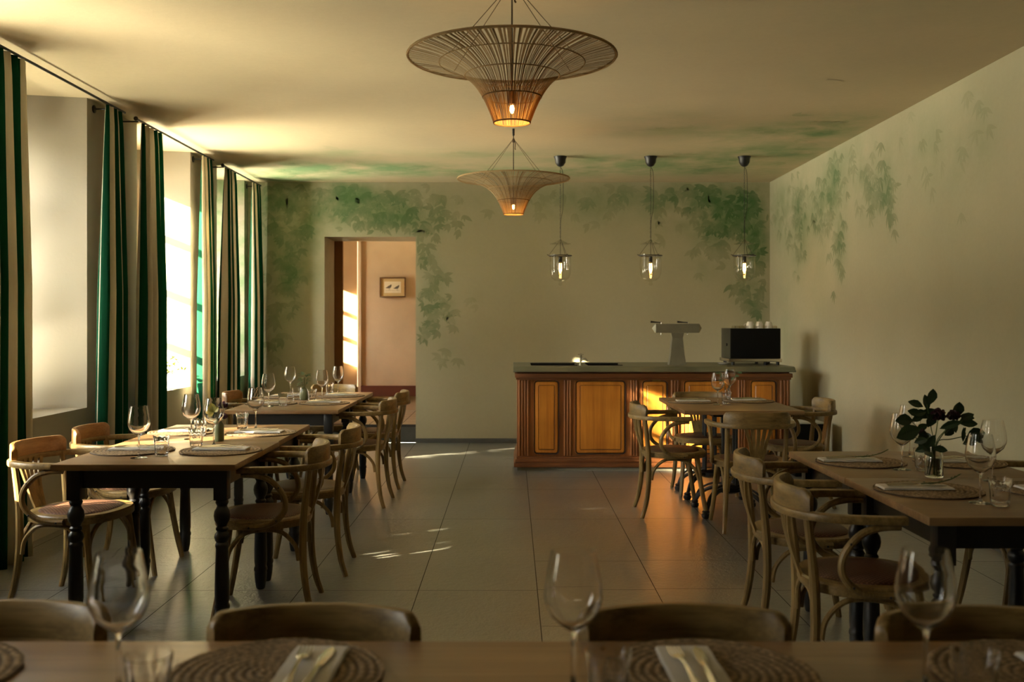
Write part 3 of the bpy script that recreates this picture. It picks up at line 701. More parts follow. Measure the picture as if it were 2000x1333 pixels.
# ------------------------------------------------------------------ bar counter
t = empty('bar_counter', (.047, 9.04, 0)); CW = 2.475
def X(px): return (px-1000)*9.04/1944-.047
bm = NB(); box(bm, .0, CW, .012, .86, .10, .895); link('body', bm, M['cwood'], t)
bm = NB(); box(bm, -.02, CW+.02, -.03, .87, .845, .885, .006); box(bm, -.01, CW+.01, -.012, .87, .826, .847, .004); link('cornice', bm, M['cwoodh'], t)
bm = NB(); box(bm, -.03, CW+.03, -.035, .88, .034, .075, .006); box(bm, -.018, CW+.018, -.020, .88, .075, .108, .006); box(bm, -.008, CW+.008, -.008, .88, .108, .127, .004); link('base_moulding', bm, M['cwoodh'], t)
bm = NB(); box(bm, .0, CW, 0, .86, 0, .034); link('plinth', bm, M['plinth'], t)
for (a_, b_, n) in ((1012,1034,4),(1101,1117,3),(1231,1246,3),(1310,1327,3),(1441,1457,3),(1523,1542,3)):
    bm = NB(); x0, x1 = X(a_), X(b_); box(bm, x0-.004, x1+.004, .004, .014, .13, .825); w = (x1-x0)/n
    for k in range(n):
        cx = x0+w*(k+.5); pts = [(w*.40*math.cos(q*PI/6), -w*.40*math.sin(q*PI/6)) for q in range(7)]
        prism(bm, [(cx+p[0], .004+p[1]) for p in pts][::-1], .135, .82)
    link('fluted_pilaster', fixn(bm), M['cwood'], t)
def rrp(x0, x1, z0, z1, r, n=5):
    out = []
    for cx, cz, a0 in ((x1-r, z1-r, 0), (x0+r, z1-r, PI/2), (x0+r, z0+r, PI), (x1-r, z0+r, 1.5*PI)):
        for i in range(n): a_ = a0+PI/2*i/(n-1); out.append((cx+r*math.cos(a_), cz+r*math.sin(a_)))
    return out
for (a_, b_) in ((1045,1090),(1126,1220),(1256.5,1302),(1338,1423),(1468,1515)):
    x0, x1, z0, z1 = X(a_), X(b_), .158, .808; bm = NB(); rings = []
    for (ins, yy, r, mi) in ((-.012, .012, .030, 0), (-.010, .003, .030, 0), (-.004, .004, .026, 1), (0, .011, .024, 1), (.006, .002, .02, 0), (.030, -.002, .012, 0), (.034, .003, .004, 1), (.040, -.001, .004, 0)):
        rings.append(([bm.verts.new((p[0], yy, p[1])) for p in rrp(x0+ins, x1-ins, z0+ins, z1-ins, r)], mi))
    for (A, _), (B, mi) in zip(rings[:-1], rings[1:]):
        for i in range(20): f = bm.faces.new((A[i], A[(i+1) % 20], B[(i+1) % 20], B[i])); f.material_index = mi
    bm.faces.new(rings[-1][0]); link('panel', fixn(bm), [M['cpanel'], M['cdark']], t, 25)
bm = NB(); box(bm, X(1274), X(1290), .002, .013, .812, .826, .002); link('name_plate', bm, M['brass'], t)
tag(t, 'carved orange wood bar counter with raised panels and fluted strips, glowing at its middle', 'counter')
# worktop as a moulded slab with a sink opening
t = empty('worktop', (.047, 9.04, 0)); bm = NB()
prof = [(-.072,.897),(-.080,.902),(-.078,.910),(-.062,.918),(-.052,.934),(-.030,.944),(.0,.946),(.0,.8965)]
path = [Vector((x, 0, 0)) for x in (-.035, CW+.035)]
A = [bm.verts.new((-.035-.0*i, p[0], p[1])) for i, p in enumerate(prof)]; B = [bm.verts.new((CW+.035, p[0], p[1])) for p in prof]
for i in range(len(prof)): bm.faces.new((A[i], A[(i+1) % 8], B[(i+1) % 8], B[i]))
bm.faces.new(A); bm.faces.new(B[::-1])
for (x0, x1, y0, y1) in ((-.035, .13, 0, .95), (.56, .66, 0, .95), (.98, CW+.035, 0, .95), (.13, .56, 0, .20), (.13, .56, .62, .95), (.66, .98, 0, .20), (.66, .98, .62, .95)): box(bm, x0, x1, y0, y1, .8965, .946)
link('slab', fixn(bm), M['stone'], t)
bm = NB()
for (x0, x1) in ((.13, .56), (.66, .98)):
    box(bm, x0, x1, .20, .62, .8966, .905); box(bm, x0, x1, .20, .205, .905, .952); box(bm, x0, x1, .615, .62, .905, .952)
link('sink_basin', bm, M['machine'], t); tag(t, 'grey green stone worktop with moulded edge on the wooden bar counter', 'worktop')
WZ = .946
# faucet
t = empty('faucet', (.047+.595, 9.30, WZ)); bm = NB(); lathe(bm, [(0,0),(.016,0),(.016,.01),(.010,.02),(.011,.05),(.009,.06),(.009,.085),(.012,.09),(.004,.098),(.004,.105),(.008,.110),(0,.112)], 14); link('body', bm, M['tapst'], t)
bm = NB(); tube(bm, [(0,0,.035),(.02,-.005,.06),(.045,-.01,.06),(.062,-.012,.035)], .007, 8, 5); link('spout', bm, M['tapst'], t)
bm = NB(); tube(bm, [(-.026,0,.100),(.026,0,.100)], .0035, 6); tube(bm, [(0,-.026,.100),(0,.026,.100)], .0035, 6); link('handle', bm, M['tapst'], t); tag(t, 'small chrome faucet with cross handle standing at the sink on the worktop', 'faucet')
# drinks tap column
t = empty('beer_tap', (1.56, 9.42, WZ)); bm = NB()
def quadcol(bm, secs):
    rr = [[bm.verts.new((x+cx, y, z)) for x, y in ((-w, -d), (w, -d), (w, d), (-w, d))] for cx, w, d, z in secs]
    for A, B in zip(rr[:-1], rr[1:]):
        for j in range(4): bm.faces.new((A[j], A[(j+1) % 4], B[(j+1) % 4], B[j]))
    bm.faces.new(rr[0][::-1]); bm.faces.new(rr[-1])
quadcol(bm, [(.0, .080, .055, 0), (0, .078, .055, .015), (0, .066, .048, .09), (0, .050, .040, .255), (0, .060, .045, .30)]); link('column', bm, M['tapst'], t, 0)
bm = NB(); box(bm, -.205, .205, -.04, .04, .302, .388, .003)
for s in (-1, 1):
    b0 = [bm.verts.new((s*.2045, y, z)) for y, z in ((-.04,.302),(.04,.302),(.04,.388),(-.04,.388))]; ap = bm.verts.new((s*.235, 0, .345))
    for j in range(4): bm.faces.new((b0[j], b0[(j+1) % 4], ap))
link('crossbar', fixn(bm), M['tapst'], t, 0)
for x in (-.155, .095):
    bm = NB(); tube(bm, [(x,-.045,.385),(x,-.045,.402)], .005, 8); link('tap_valve', bm, M['steel'], t)
    bm = NB(); tube(bm, [(x,-.045,.400),(x-.05,-.05,.402),(x-.10,-.055,.406)], .005, 8, 4, radii=[.004,.006,.010]); link('lever', bm, M['iron'], t)
    bm = NB(); tube(bm, [(x,-.03,.302),(x,-.03,.284)], .006, 8); link('nozzle', bm, M['steel'], t)
tag(t, 'T shaped metal drinks tap column with two levers on the worktop', 'tap')
# saucers
for k in range(3):
    bm = NB(); lathe(bm, [(0,0),(.03,0),(.055,.008),(.058,.0095),(.055,.0105),(.03,.003),(0,.003)], 22); o = link('saucer', bm, M['china'], None)
    o.location = (2.005+.002*k, 9.45, WZ+.0035*k+(0 if k == 0 else .0005*k)); tag(o, ['pale saucer at the bottom of the small stack beside the coffee machine', 'middle saucer of the small stack beside the coffee machine', 'topmost saucer of the small stack beside the coffee machine'][k], 'saucer', 'stacked saucers by the coffee machine')
# coffee machine
t = empty('coffee_machine', (2.275, 9.50, WZ)); w = .235
bm = NB(); box(bm, -w, w, -.19, .20, .062, .345, .003); link('housing', bm, M['mside'], t)
bm = NB(); box(bm, -w+.004, w, -.196, -.188, .064, .343, .001); link('rear_panel', bm, M['machine'], t)
bm = NB(); box(bm, -w-.014, w+.012, -.205, .22, .030, .060, .003); link('base_tray', bm, M['steel'], t)
for x in (-w+.03, -.02+.12, w-.02):
    for y in (-.17, .17): bm = NB(); lathe(bm, [(0,0),(.015,0),(.017,.03),(0,.03)], 12, (x, y, 0)); link('foot', bm, M['iron'], t)
bm = NB()
for z in (.353, .364): tube(bm, [(-w+.09,-.17,z),(w-.03,-.17,z),(w-.03,.15,z),(-w+.09,.15,z),(-w+.09,-.17,z)], .0022, 6, 1)
for x in (-w+.09, w-.03): tube(bm, [(x,-.17,.345),(x,-.17,.366)], .0025, 6)
link('cup_rail', bm, M['brass'], t); bm = NB(); tube(bm, [(-w-.012,-.06,.19),(-w+.002,-.06,.19)], .014, 10); link('knob', bm, M['iron'], t)
bm = NB(); tube(bm, [(-w+.055,-.15,.345),(-w+.055,-.15,.368)], .004, 8); link('steam_valve', bm, M['steel'], t)
tag(t, 'boxy black coffee machine with steel base tray, seen from behind on the worktop', 'coffee machine')
for k, x in enumerate((2.238, 2.325, 2.412)):
    t = empty('cup', (x, 9.36, WZ+.3455), ); bm = NB()
    lathe(bm, [(0,.062),(.024,.062),(.026,.058),(.034,.040),(.038,.015),(.039,0),(.036,.001),(.035,.015),(.030,.042),(0,.056)], 24); link('bowl', fixn(bm), M['china'], t)
    bm = NB(); tube(bm, [(-.034,0,.042),(-.052,0,.038),(-.054,0,.020),(-.037,0,.012)], .0035, 6, 5); link('handle', bm, M['china'], t)
    t.rotation_euler = (0, 0, (0, 1.2, 1.3)[k]); tag(t, ['left of three white cups upturned on the coffee machine, handle showing', 'middle of three white cups upturned on the coffee machine', 'right of three white cups upturned on the coffee machine'][k], 'cup', 'upturned cups on the coffee machine')
# black bin by the counter end
t = empty('storage_box', (2.61, 8.80, 0)); bm = NB(); box(bm, -.14, .12, -.12, .13, 0, .46, .006); link('body', bm, M['machine'], t); bm = NB(); box(bm, -.142, .122, -.122, .132, .461, .475, .004); link('lid', bm, M['white'], t)
tag(t, 'black box with pale lid standing at the right end of the bar counter', 'box')

# ------------------------------------------------------------------ curtains and rods
def curtain(y0, y1, g0, g1, off, n, label, sw=.30, xo=-2.80, seed=0, zb=.015):
    """g0/g1: how far the near and far edges spread towards the floor"""
    rnd = random.Random(seed); bm = NB(); uvl = bm.loops.layers.uv.new('UVMap'); NU = n*14; NV = 22; grid = []; zt = 2.855
    ph = [rnd.uniform(-.5, .5) for _ in range(4)]
    for j in range(NV+1):
        f = j/NV; z = zt-(zt-zb)*f; row = []; L_ = 0; last = None
        amp = .020+.034*min(1, f*2.2); a0 = y0-g0*f**.8; a1 = y1+g1*f**.8
        for i in range(NU+1):
            s = i/NU; w = s+.018*math.sin(5*s+ph[0]+1.4*f)*f
            y = a0+(a1-a0)*w+.012*math.sin(2*PI*n*s*.5+ph[1]+f*1.2)*f
            x = xo+amp*math.sin(2*PI*n*s+ph[2]*.6+.7*f*math.sin(3*s+ph[3]))+.012*f*math.sin(4*s+ph[3])
            if f < .035: x = xo+.014*math.sin(2*PI*n*s+ph[2]*.6)
            row.append((bm.verts.new((x, y, z)), s))
        grid.append(row)
    for j in range(NV):
        for i in range(NU):
            q = (grid[j][i], grid[j][i+1], grid[j+1][i+1], grid[j+1][i]); fc = bm.faces.new([a_[0] for a_ in q])
            for lp, a_ in zip(fc.loops, q): lp[uvl].uv = (a_[1]*n*.21/sw+off, 0)
    o = link('curtain', bm, M['curtain'], None, 80)
    md = o.modifiers.new('thick', 'SOLIDIFY'); md.thickness = .003
    return tag(o, label, 'curtain', 'green and cream striped curtains')
curtain(3.32, 4.38, .0, .0, .1, 8, 'striped curtain outside the left edge, first from the camera', seed=1)
curtain(5.34, 5.74, .06, .03, .30, 5, 'dark green and cream curtain at the left edge of the picture', seed=2, sw=.50)
curtain(6.86, 7.16, .20, .10, .52, 4, 'striped curtain hanging before the plaster pier, behind the honey chairs', seed=3, sw=.31)
curtain(7.52, 7.98, .10, .03, .50, 5, 'striped curtain with two broad cream bands, left of the sunlit window gap', seed=4, sw=.27)
curtain(8.98, 9.30, .08, .02, .40, 4, 'striped curtain catching direct sun, right of the sunlit window gap', seed=5, sw=.28)
curtain(9.70, 10.10, .20, .06, .2, 5, 'mostly cream curtain with dark green edge, second from the back wall', seed=6, sw=.33)
curtain(10.72, 11.07, .02, .0, .46, 4, 'last striped curtain, touching the corner of the back wall', seed=7, sw=.31)
for (y0, y1, br, lab) in ((3.18, 5.0, (3.25, 4.96), 'black curtain rod outside the left edge of the picture'), (5.30, 7.20, (5.32, 7.02), 'black curtain rod above the plaster niche at the left'), (7.42, 9.34, (7.46, 9.20), 'black curtain rod above the sunlit window'), (9.64, 11.09, (9.68, 11.06), 'shortest black curtain rod, ending at the back wall')):
    t = empty('curtain_rod', (-2.80, y0, 2.868)); bm = NB(); tube(bm, [(0,0,0),(0,y1-y0,0)], .0085, 10); link('pole', bm, M['iron'], t)
    bm = NB(); bmesh.ops.create_uvsphere(bm, u_segments=12, v_segments=8, radius=.017, matrix=Matrix.Translation((0, -.008, 0))); link('finial', bm, M['iron'], t)
    for b in br:
        bm = NB(); lathe(bm, [(0,0),(.028,0),(.028,.008),(.012,.014),(0,.014)], 16)
        bmesh.ops.transform(bm, matrix=Matrix.Translation((-.150, b-y0, -.012)) @ Matrix.Rotation(PI/2, 4, 'Y'), verts=bm.verts)
        tube(bm, [(-.145,b-y0,-.012),(0,b-y0,-.012)], .006, 8); link('bracket', bm, M['iron'], t)
    tag(t, lab, 'curtain rod', 'black curtain rods')

# ------------------------------------------------------------------ hanging lamps
def chandelier(x, y, label, dz=0):
    t = empty('woven_chandelier', (x, y, dz))
    pr = [(.450,2.505),(.438,2.500),(.385,2.492),(.315,2.477),(.255,2.452),(.205,2.424),(.162,2.383),(.127,2.331),(.100,2.275),(.080,2.222)]
    pth = catmull([(r, 0, z) for r, z in pr], 3); NS = 200; bm = NB(); tl = bm.verts.layers.float.new('tone'); rnd = random.Random(int(y*10))
    for i in range(NS):
        a = 2*PI*(i+rnd.uniform(-.42, .42))/NS; tv = rnd.choice((0, 0, .2, .5, .9)); c_, s_ = math.cos(a), math.sin(a); rr = []
        for p in pth:
            r, z = p[0], p[2]; w = min(.0046, .34*2*PI*r/NS); h = .0016
            rr.append([bm.verts.new(q) for q in ((r*c_+s_*w, r*s_-c_*w, z), (r*c_+c_*h, r*s_+s_*h, z+h*.5), (r*c_-s_*w, r*s_+c_*w, z), (r*c_-c_*h, r*s_-s_*h, z-h*.5))])
        for A in rr:
            for q in A: q[tl] = tv
        for A, B in zip(rr[:-1], rr[1:]):
            for j in range(4): bm.faces.new((A[j], A[(j+1) % 4], B[(j+1) % 4], B[j]))
    link('woven_shade', bm, M['cord'], t, 60)
    for r, z, th in ((.450,2.506,.0065),(.315,2.478,.003),(.205,2.424,.003),(.127,2.331,.0028),(.079,2.221,.0035)):
        bm = NB(); n = 72; sweep(bm, [Vector((r*math.cos(2*PI*i/n), r*math.sin(2*PI*i/n), z)) for i in range(n)], circ(th, 6), up=(0,0,1), closed=True)
        link('hoop', bm, M['cord'] if r > .2 else M['hoop'], t)
    bm = NB()
    for k in range(6):
        a = k*PI/3+.52; tube(bm, [(.30*math.cos(a), .30*math.sin(a), 2.482), (.012*math.cos(a), .012*math.sin(a), 2.815)], .0016, 5)
    link('hanging_string', bm, M['jute'], t)
    bm = NB(); tube(bm, [(0,0,2.33),(0,0,2.62),(0,0,CEIL-.02)], .0035, 8); lathe(bm, [(0,CEIL-.06),(.008,CEIL-.055),(.010,CEIL-.001),(0,CEIL-.001)], 14); link('cable', bm, M['blackcord'], t)
    bm = NB(); lathe(bm, [(0,2.80),(.010,2.80),(.012,2.815),(.008,2.83),(0,2.832)], 10); tube(bm, [(.004,0,2.815),(.014,.0,2.79),(.012,0,2.75),(.018,0,2.742)], .0035, 6); link('knot', bm, M['jute'], t)
    bm = NB(); lathe(bm, [(0,2.36),(.018,2.358),(.019,2.30),(.014,2.295),(0,2.295)], 14); link('socket', bm, M['iron'], t)
    bm = NB(); lathe(bm, [(0,2.300),(.006,2.296),(.010,2.285),(.010,2.275),(.006,2.264),(0,2.260)], 14); b = link('bulb', bm, M['bulb'], t)
    d = bpy.data.lights.new('lamp_light', 'POINT'); d.energy = 1.7; d.color = (1, .50, .12); d.shadow_soft_size = .018
    l = bpy.data.objects.new('lamp_light', d); C.objects.link(l); l.location = (0, 0, 2.252); l.parent = t
    return tag(t, label, 'hanging lamp', 'woven hanging lamps')
chandelier(0, 4.31, 'large woven cord chandelier nearest the camera, wide flared rim cut by the top edge')
chandelier(.012, 8.02, 'smaller looking woven cord chandelier hanging below and behind the first')

def lantern(x, label, ax=0):
    y = 9.37; t = empty('glass_lantern', (x, y, 0))
    bm = NB(); lathe(bm, [(0,2.81),(.012,2.812),(.03,2.822),(.048,2.85),(.052,2.885),(.063,2.908),(0,2.909)], 24); link('ceiling_rose', bm, M['iron'], t)
    bm = NB(); z = 2.80; k = 0
    while z > 2.145:
        n = 10; pts = []
        for i in range(n):
            a = 2*PI*i/n; u, v = .0048*math.cos(a), .0125*math.sin(a); pts.append(Vector((u, 0, z-.010+v)) if k % 2 else Vector((0, u, z-.010+v)))
        sweep(bm, pts, circ(.0013, 4), closed=True); z -= .0205; k += 1
    link('chain', bm, M['iron'], t)
    bm = NB(); tube(bm, [(0,0,2.81),(.022,0,2.76),(.027,0,2.60),(.024,0,2.42),(.004,0,2.30),(.002,0,2.14),(0,0,1.97)], .0022, 6, 6); link('cable', bm, M['blackcord'], t)
    bm = NB(); lathe(bm, [(0,2.12),(.008,2.125),(.02,2.115),(.05,2.098),(.088,2.082),(.100,2.084),(.098,2.086),(.088,2.085),(.05,2.101),(.02,2.118),(.006,2.130),(0,2.131)], 28); link('smoke_lid', bm, M['bell'], t)
    bm = NB(); n = 40; sweep(bm, [Vector((.107*math.cos(2*PI*i/n), .107*math.sin(2*PI*i/n), 1.974)) for i in range(n)], rrect(.007, .010, .002, 2), up=(0,0,1), closed=True)
    for k in range(3):
        a = PI+k*2*PI/3; tube(bm, [(.106*math.cos(a), .106*math.sin(a), 1.976), (.125*math.cos(a), .125*math.sin(a), 1.985)], .0035, 6)
    link('metal_ring', bm, M['iron'], t)
    bm = NB()
    for k in range(3):
        a = PI+k*2*PI/3; tube(bm, [(.108*math.cos(a), .108*math.sin(a), 1.979), (.004, 0, 2.13)], .0018, 5)
    link('hanger', bm, M['iron'], t)
    bm = NB(); lathe(bm, [(.101,1.984),(.098,1.96),(.100,1.87),(.097,1.81),(.082,1.765),(.05,1.742),(.018,1.736),(.012,1.722),(.019,1.708),(.012,1.695),(0,1.693)], 36); link('glass_bell', bm, M['bell'], t)
    bm = NB(); lathe(bm, [(0,1.968),(.017,1.966),(.018,1.915),(.012,1.908),(0,1.908)], 14); link('socket', bm, M['iron'], t)
    bm = NB(); lathe(bm, [(.012,1.908),(.020,1.885),(.029,1.855),(.030,1.84),(.022,1.818),(0,1.808)], 20); link('bulb_glass', bm, M['bell'], t)
    bm = NB(); tube(bm, [(-.008,0,1.90),(-.010,0,1.85),(-.006,0,1.828),(.0,0,1.845),(.006,0,1.828),(.010,0,1.85),(.008,0,1.90)], .0034, 6, 4); link('filament', bm, M['filament'], t)
    d = bpy.data.lights.new('lamp_light', 'POINT'); d.energy = .55; d.color = (1, .5, .14); d.shadow_soft_size = .012
    l = bpy.data.objects.new('lamp_light', d); C.objects.link(l); l.location = (0, 0, 1.80); l.parent = t
    return tag(t, label, 'hanging lamp', 'glass bell lanterns over the counter')
lantern(.455, 'left of the three glass bell lanterns over the counter, partly behind the chandelier rim')
lantern(1.305, 'middle of the three glass bell lanterns over the counter')
lantern(2.187, 'right of the three glass bell lanterns, nearest the corner of the room')

# ------------------------------------------------------------------ tableware
T = .7403
def wine_proto():
    t = empty('wine_glass'); bm = NB()
    o_ = [(0,0),(.037,0),(.0375,.0015),(.034,.003),(.012,.005),(.0048,.010),(.0038,.03),(.0036,.085),(.0055,.100),(.020,.110),(.038,.127),(.0475,.148),(.0495,.160),(.0465,.190),(.040,.222),(.0372,.236)]
    i_ = [(.0362,.2362),(.0388,.222),(.0452,.190),(.0482,.160),(.0462,.149),(.0366,.1285),(.0185,.112),(.004,.1045),(0,.104)]
    lathe(bm, o_+i_, 32); link('glass', fixn(bm), M['glass'], t, 60)
    return t
def tumbler_proto():
    t = empty('water_tumbler'); bm = NB()
    fac = lambda u, z: 1-.035*abs(math.sin(PI*u*10)) if .006 < z < .078 else 1
    lathe(bm, [(0,.002),(.024,.0),(.029,.003),(.0305,.012),(.033,.045),(.0355,.076),(.0372,.082),(.038,.094)], 60, rad=fac)
    bm.verts.ensure_lookup_table()
    bm2 = NB(); bm2.free()
    lathe(bm, [(.038,.094),(.0365,.0945),(.0355,.082),(.0335,.072),(.0305,.045),(.028,.018),(.02,.013),(0,.012)], 60)
    bmesh.ops.remove_doubles(bm, verts=bm.verts, dist=.00005); link('glass', fixn(bm), M['glass'], t, 50)
    return t
def single(empt):
    o = empt.children[0]; o.parent = None; o.name = empt.name; bpy.data.objects.remove(empt); return o
wine0 = single(wine_proto()); wine0.name = 'wine_glass'; tumb0 = single(tumbler_proto()); tumb0.name = 'water_tumbler'
def mat_mesh():
    bm = NB(); rnd = random.Random(3); NR = 50; NA = 108; RR = .191; prev = None
    for j in range(NR+1):
        r = RR*j/NR; ring = []
        for i in range(NA if j else 1):
            a = 2*PI*i/NA; ph = (j/NR*11+i/NA) % 1
            z = .0035+.0045*abs(math.sin(PI*ph))*(.75+.25*math.sin(a*(8+5*int(j/NR*11))+j))
            rr = r*(1+.006*math.sin(7*a+1)+.004*math.sin(23*a)) if j > NR-5 else r
            ring.append(bm.verts.new((rr*math.cos(a), rr*math.sin(a), z)))
        if prev:
            if len(prev) == 1:
                for i in range(NA): bm.faces.new((prev[0], ring[i], ring[(i+1) % NA]))
            else:
                for i in range(NA): bm.faces.new((prev[i], ring[i], ring[(i+1) % NA], prev[(i+1) % NA]))
        prev = ring
    low = [bm.verts.new((v.co.x, v.co.y, 0)) for v in prev]
    for i in range(NA): bm.faces.new((prev[i], low[i], low[(i+1) % NA], prev[(i+1) % NA]))
    bm.faces.new(low[::-1]); return bm
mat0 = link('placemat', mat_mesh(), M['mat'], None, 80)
def napkin_mesh():
    bm = NB()
    for k, (w, d, z) in enumerate(((.128, .050, 0), (.127, .0485, .0024), (.1255, .0475, .0048))):
        NX = 14; g = []
        for i in range(NX+1):
            x = -w+2*w*i/NX; row = []
            for j in range(5):
                y = -d+2*d*j/4; zz = z+.0008*math.sin(9*x*8+k)+.0006*math.cos(30*y)
                row.append((bm.verts.new((x, y+.001*math.sin(20*x), zz+.0021)), bm.verts.new((x, y+.001*math.sin(20*x), zz))))
            g.append(row)
        for i in range(NX):
            for j in range(4):
                bm.faces.new((g[i][j][0], g[i+1][j][0], g[i+1][j+1][0], g[i][j+1][0])); bm.faces.new((g[i][j][1], g[i][j+1][1], g[i+1][j+1][1], g[i+1][j][1]))
        for i in range(NX):
            for j in (0, 4): bm.faces.new((g[i][j][0], g[i][j][1], g[i+1][j][1], g[i+1][j][0]))
        for j in range(4):
            for i in (0, NX): bm.faces.new((g[i][j][0], g[i][j+1][0], g[i][j+1][1], g[i][j][1]))
    return fixn(bm)
nap0 = link('napkin', napkin_mesh(), M['napkin'], None, 40)
def cut_prof(bm, st):
    rr = []
    for x, w, z, h in st: rr.append([bm.verts.new(q) for q in ((x, -w, z), (x, 0, z-h*.3), (x, w, z), (x, 0, z+h))])
    for A, B in zip(rr[:-1], rr[1:]):
        for j in range(4): bm.faces.new((A[j], A[(j+1) % 4], B[(j+1) % 4], B[j]))
    bm.faces.new(rr[0][::-1]); bm.faces.new(rr[-1])
bm = NB(); cut_prof(bm, [(-.105,.005,.003,.004),(-.10,.0085,.003,.005),(-.05,.0075,.004,.006),(-.01,.0055,.005,.006),(.0,.005,.005,.005),(.01,.008,.004,.003),(.06,.0105,.003,.002),(.09,.009,.003,.0015),(.108,.002,.003,.001)]); knife0 = link('knife', fixn(bm), M['steel'], None, 30)
bm = NB(); cut_prof(bm, [(-.10,.006,.003,.004),(-.095,.0095,.003,.004),(-.05,.006,.006,.004),(0,.0032,.009,.004),(.03,.003,.007,.004),(.045,.010,.005,.003),(.058,.0125,.004,.003)])
for k in range(4): y = -.0105+.007*k; cut_prof(bm, [(.056,.0028,0,.0)] if 0 else [(.056,.0022,.004,.002),(.085,.0018,.0055,.002),(.098,.0009,.0085,.001)]); bm.verts.ensure_lookup_table(); [setattr(v.co, 'y', v.co.y+y) for v in bm.verts[-12:]]
fork0 = link('fork', fixn(bm), M['steel'], None, 30)
flag = {}
def dup1(o, x, y, z, rz, label, cat, grp):
    c = o
    if o.name in flag: c = o.copy(); C.objects.link(c)
    else: flag[o.name] = 1
    c.location = (x, y, z); c.rotation_euler = (0, 0, rz); return tag(c, label, cat, grp)
def setting(x, y, rz, where, nx=0, ny=0):
    """placemat + napkin + knife + fork; where: words that single the place out"""
    dup1(mat0, x, y, T, rz*3+x*5, 'braided placemat '+where, 'placemat', 'braided placemats')
    z = T+.0088; c_, s_ = math.cos(rz), math.sin(rz); nx_, ny_ = x+nx, y+ny
    dup1(nap0, nx_, ny_, z, rz, 'folded napkin '+where, 'napkin', 'folded napkins')
    for o, dd, nm in ((knife0, -.018, 'knife'), (fork0, .018, 'fork')):
        dup1(o, nx_-s_*dd, ny_+c_*dd, z+.0078, rz+(.05 if nm == 'fork' else -.03)+PI*0, 'steel %s on the napkin %s' % (nm, where), nm, 'knives and forks on the napkins')
def wine(x, y, where): dup1(wine0, x, y, T, x*7, 'empty wine glass '+where, 'wine glass', 'wine glasses')
def tumb(x, y, where): dup1(tumb0, x, y, T, x*9, 'faceted water tumbler '+where, 'tumbler', 'water tumblers')
# front left pair
setting(-1.81, 4.757, .02, 'at the near window side of the front left table', .02, .01)
setting(-1.39, 4.755, -.02, 'at the near aisle side of the front left table', .0, .01)
setting(-1.83, 5.55, .03, 'at the sunny window side, back, of the front left table')
setting(-1.385, 5.50, -.03, 'at the sunny aisle side, back, of the front left table', -.01)
wine(-1.69, 4.51, 'nearest on the front left table, left corner'); tumb(-1.615, 4.59, 'right of the nearest wine glass on the front left table')
wine(-1.487, 4.965, 'in front of the green vase on the front left table'); tumb(-1.562, 4.925, 'left of the glass before the green vase')
wine(-1.685, 5.23, 'behind and left of the green vase, front left table'); tumb(-1.68, 5.37, 'hidden behind two wine glasses in the sun')
wine(-1.475, 5.73, 'sparkling in the sun at the far end of the front left table'); tumb(-1.55, 5.72, 'glaring beside the far wine glass of the front left table')
# far left pair
setting(-1.80, 7.45, .0, 'at the near window side of the far left table'); setting(-1.415, 7.50, .0, 'at the near aisle side of the far left table')
setting(-1.83, 8.10, .0, 'at the far window side of the far left table'); setting(-1.41, 8.22, .0, 'at the far aisle side of the far left table')
wine(-1.765, 7.215, 'at the front of the far left table, near the curtain'); tumb(-1.67, 7.26, 'at the front of the far left table')
wine(-1.86, 8.35, 'left of the succulent on the far left table'); tumb(-1.70, 7.86, 'just left of the small vase on the far left table')
wine(-1.485, 7.78, 'right of the succulent on the far left table'); tumb(-1.552, 7.73, 'just right of the small vase on the far left table')
wine(-1.478, 8.46, 'farthest right on the far left table, before the doorway'); tumb(-1.548, 8.45, 'farthest back on the far left table')
# right pair
setting(1.525, 3.65, -.02, 'at the near aisle side of the right tables', -.045, .01); setting(1.53, 4.37, -.02, 'at the far aisle side of the right tables', -.045, .01)
setting(1.96, 4.36, .0, 'behind the rose vase, wall side of the right tables', -.02); setting(1.985, 3.64, .0, 'on the right tables, cut by the picture edge')
wine(1.63, 4.16, 'left of the roses on the right tables'); tumb(1.705, 4.13, 'left of the glass vase of roses')
wine(1.82, 4.56, 'behind the leaves of the roses on the right tables'); 
wine(1.60, 3.40, 'nearest on the right tables'); tumb(1.64, 3.345, 'nearest on the right tables beside the wine glass')
wine(1.87, 3.87, 'farthest right on the right tables')
# pedestal table
setting(1.385, 7.63, 0, 'at the left of the pedestal table', .0, -.01); setting(1.83, 7.68, 0, 'at the right of the pedestal table', .0, .02)
wine(1.525, 7.38, 'in front on the pedestal table'); wine(1.74, 7.95, 'behind on the pedestal table'); tumb(1.60, 7.43, 'in the middle of the pedestal table')
# foreground table
setting(-.417, 1.745, PI/2+R(-2), 'left of the middle on the foreground table', .06, -.01); setting(.345, 1.745, PI/2+R(1), 'right of the middle on the foreground table', -.025, -.01)
setting(-1.065, 1.74, PI/2, 'at the left picture edge on the foreground table', -.02, -.03); setting(.93, 1.735, PI/2+R(3), 'at the right picture edge on the foreground table', .05, -.03)
wine(-.658, 1.665, 'large and blurred at the lower left'); wine(.103, 1.675, 'large and blurred below the middle'); wine(.70, 1.685, 'large and blurred at the lower right')
tumb(-.575, 1.575, 'blurred at the lower left of the picture'); tumb(.155, 1.60, 'blurred at the bottom middle of the picture'); tumb(.745, 1.60, 'blurred at the lower right of the picture')

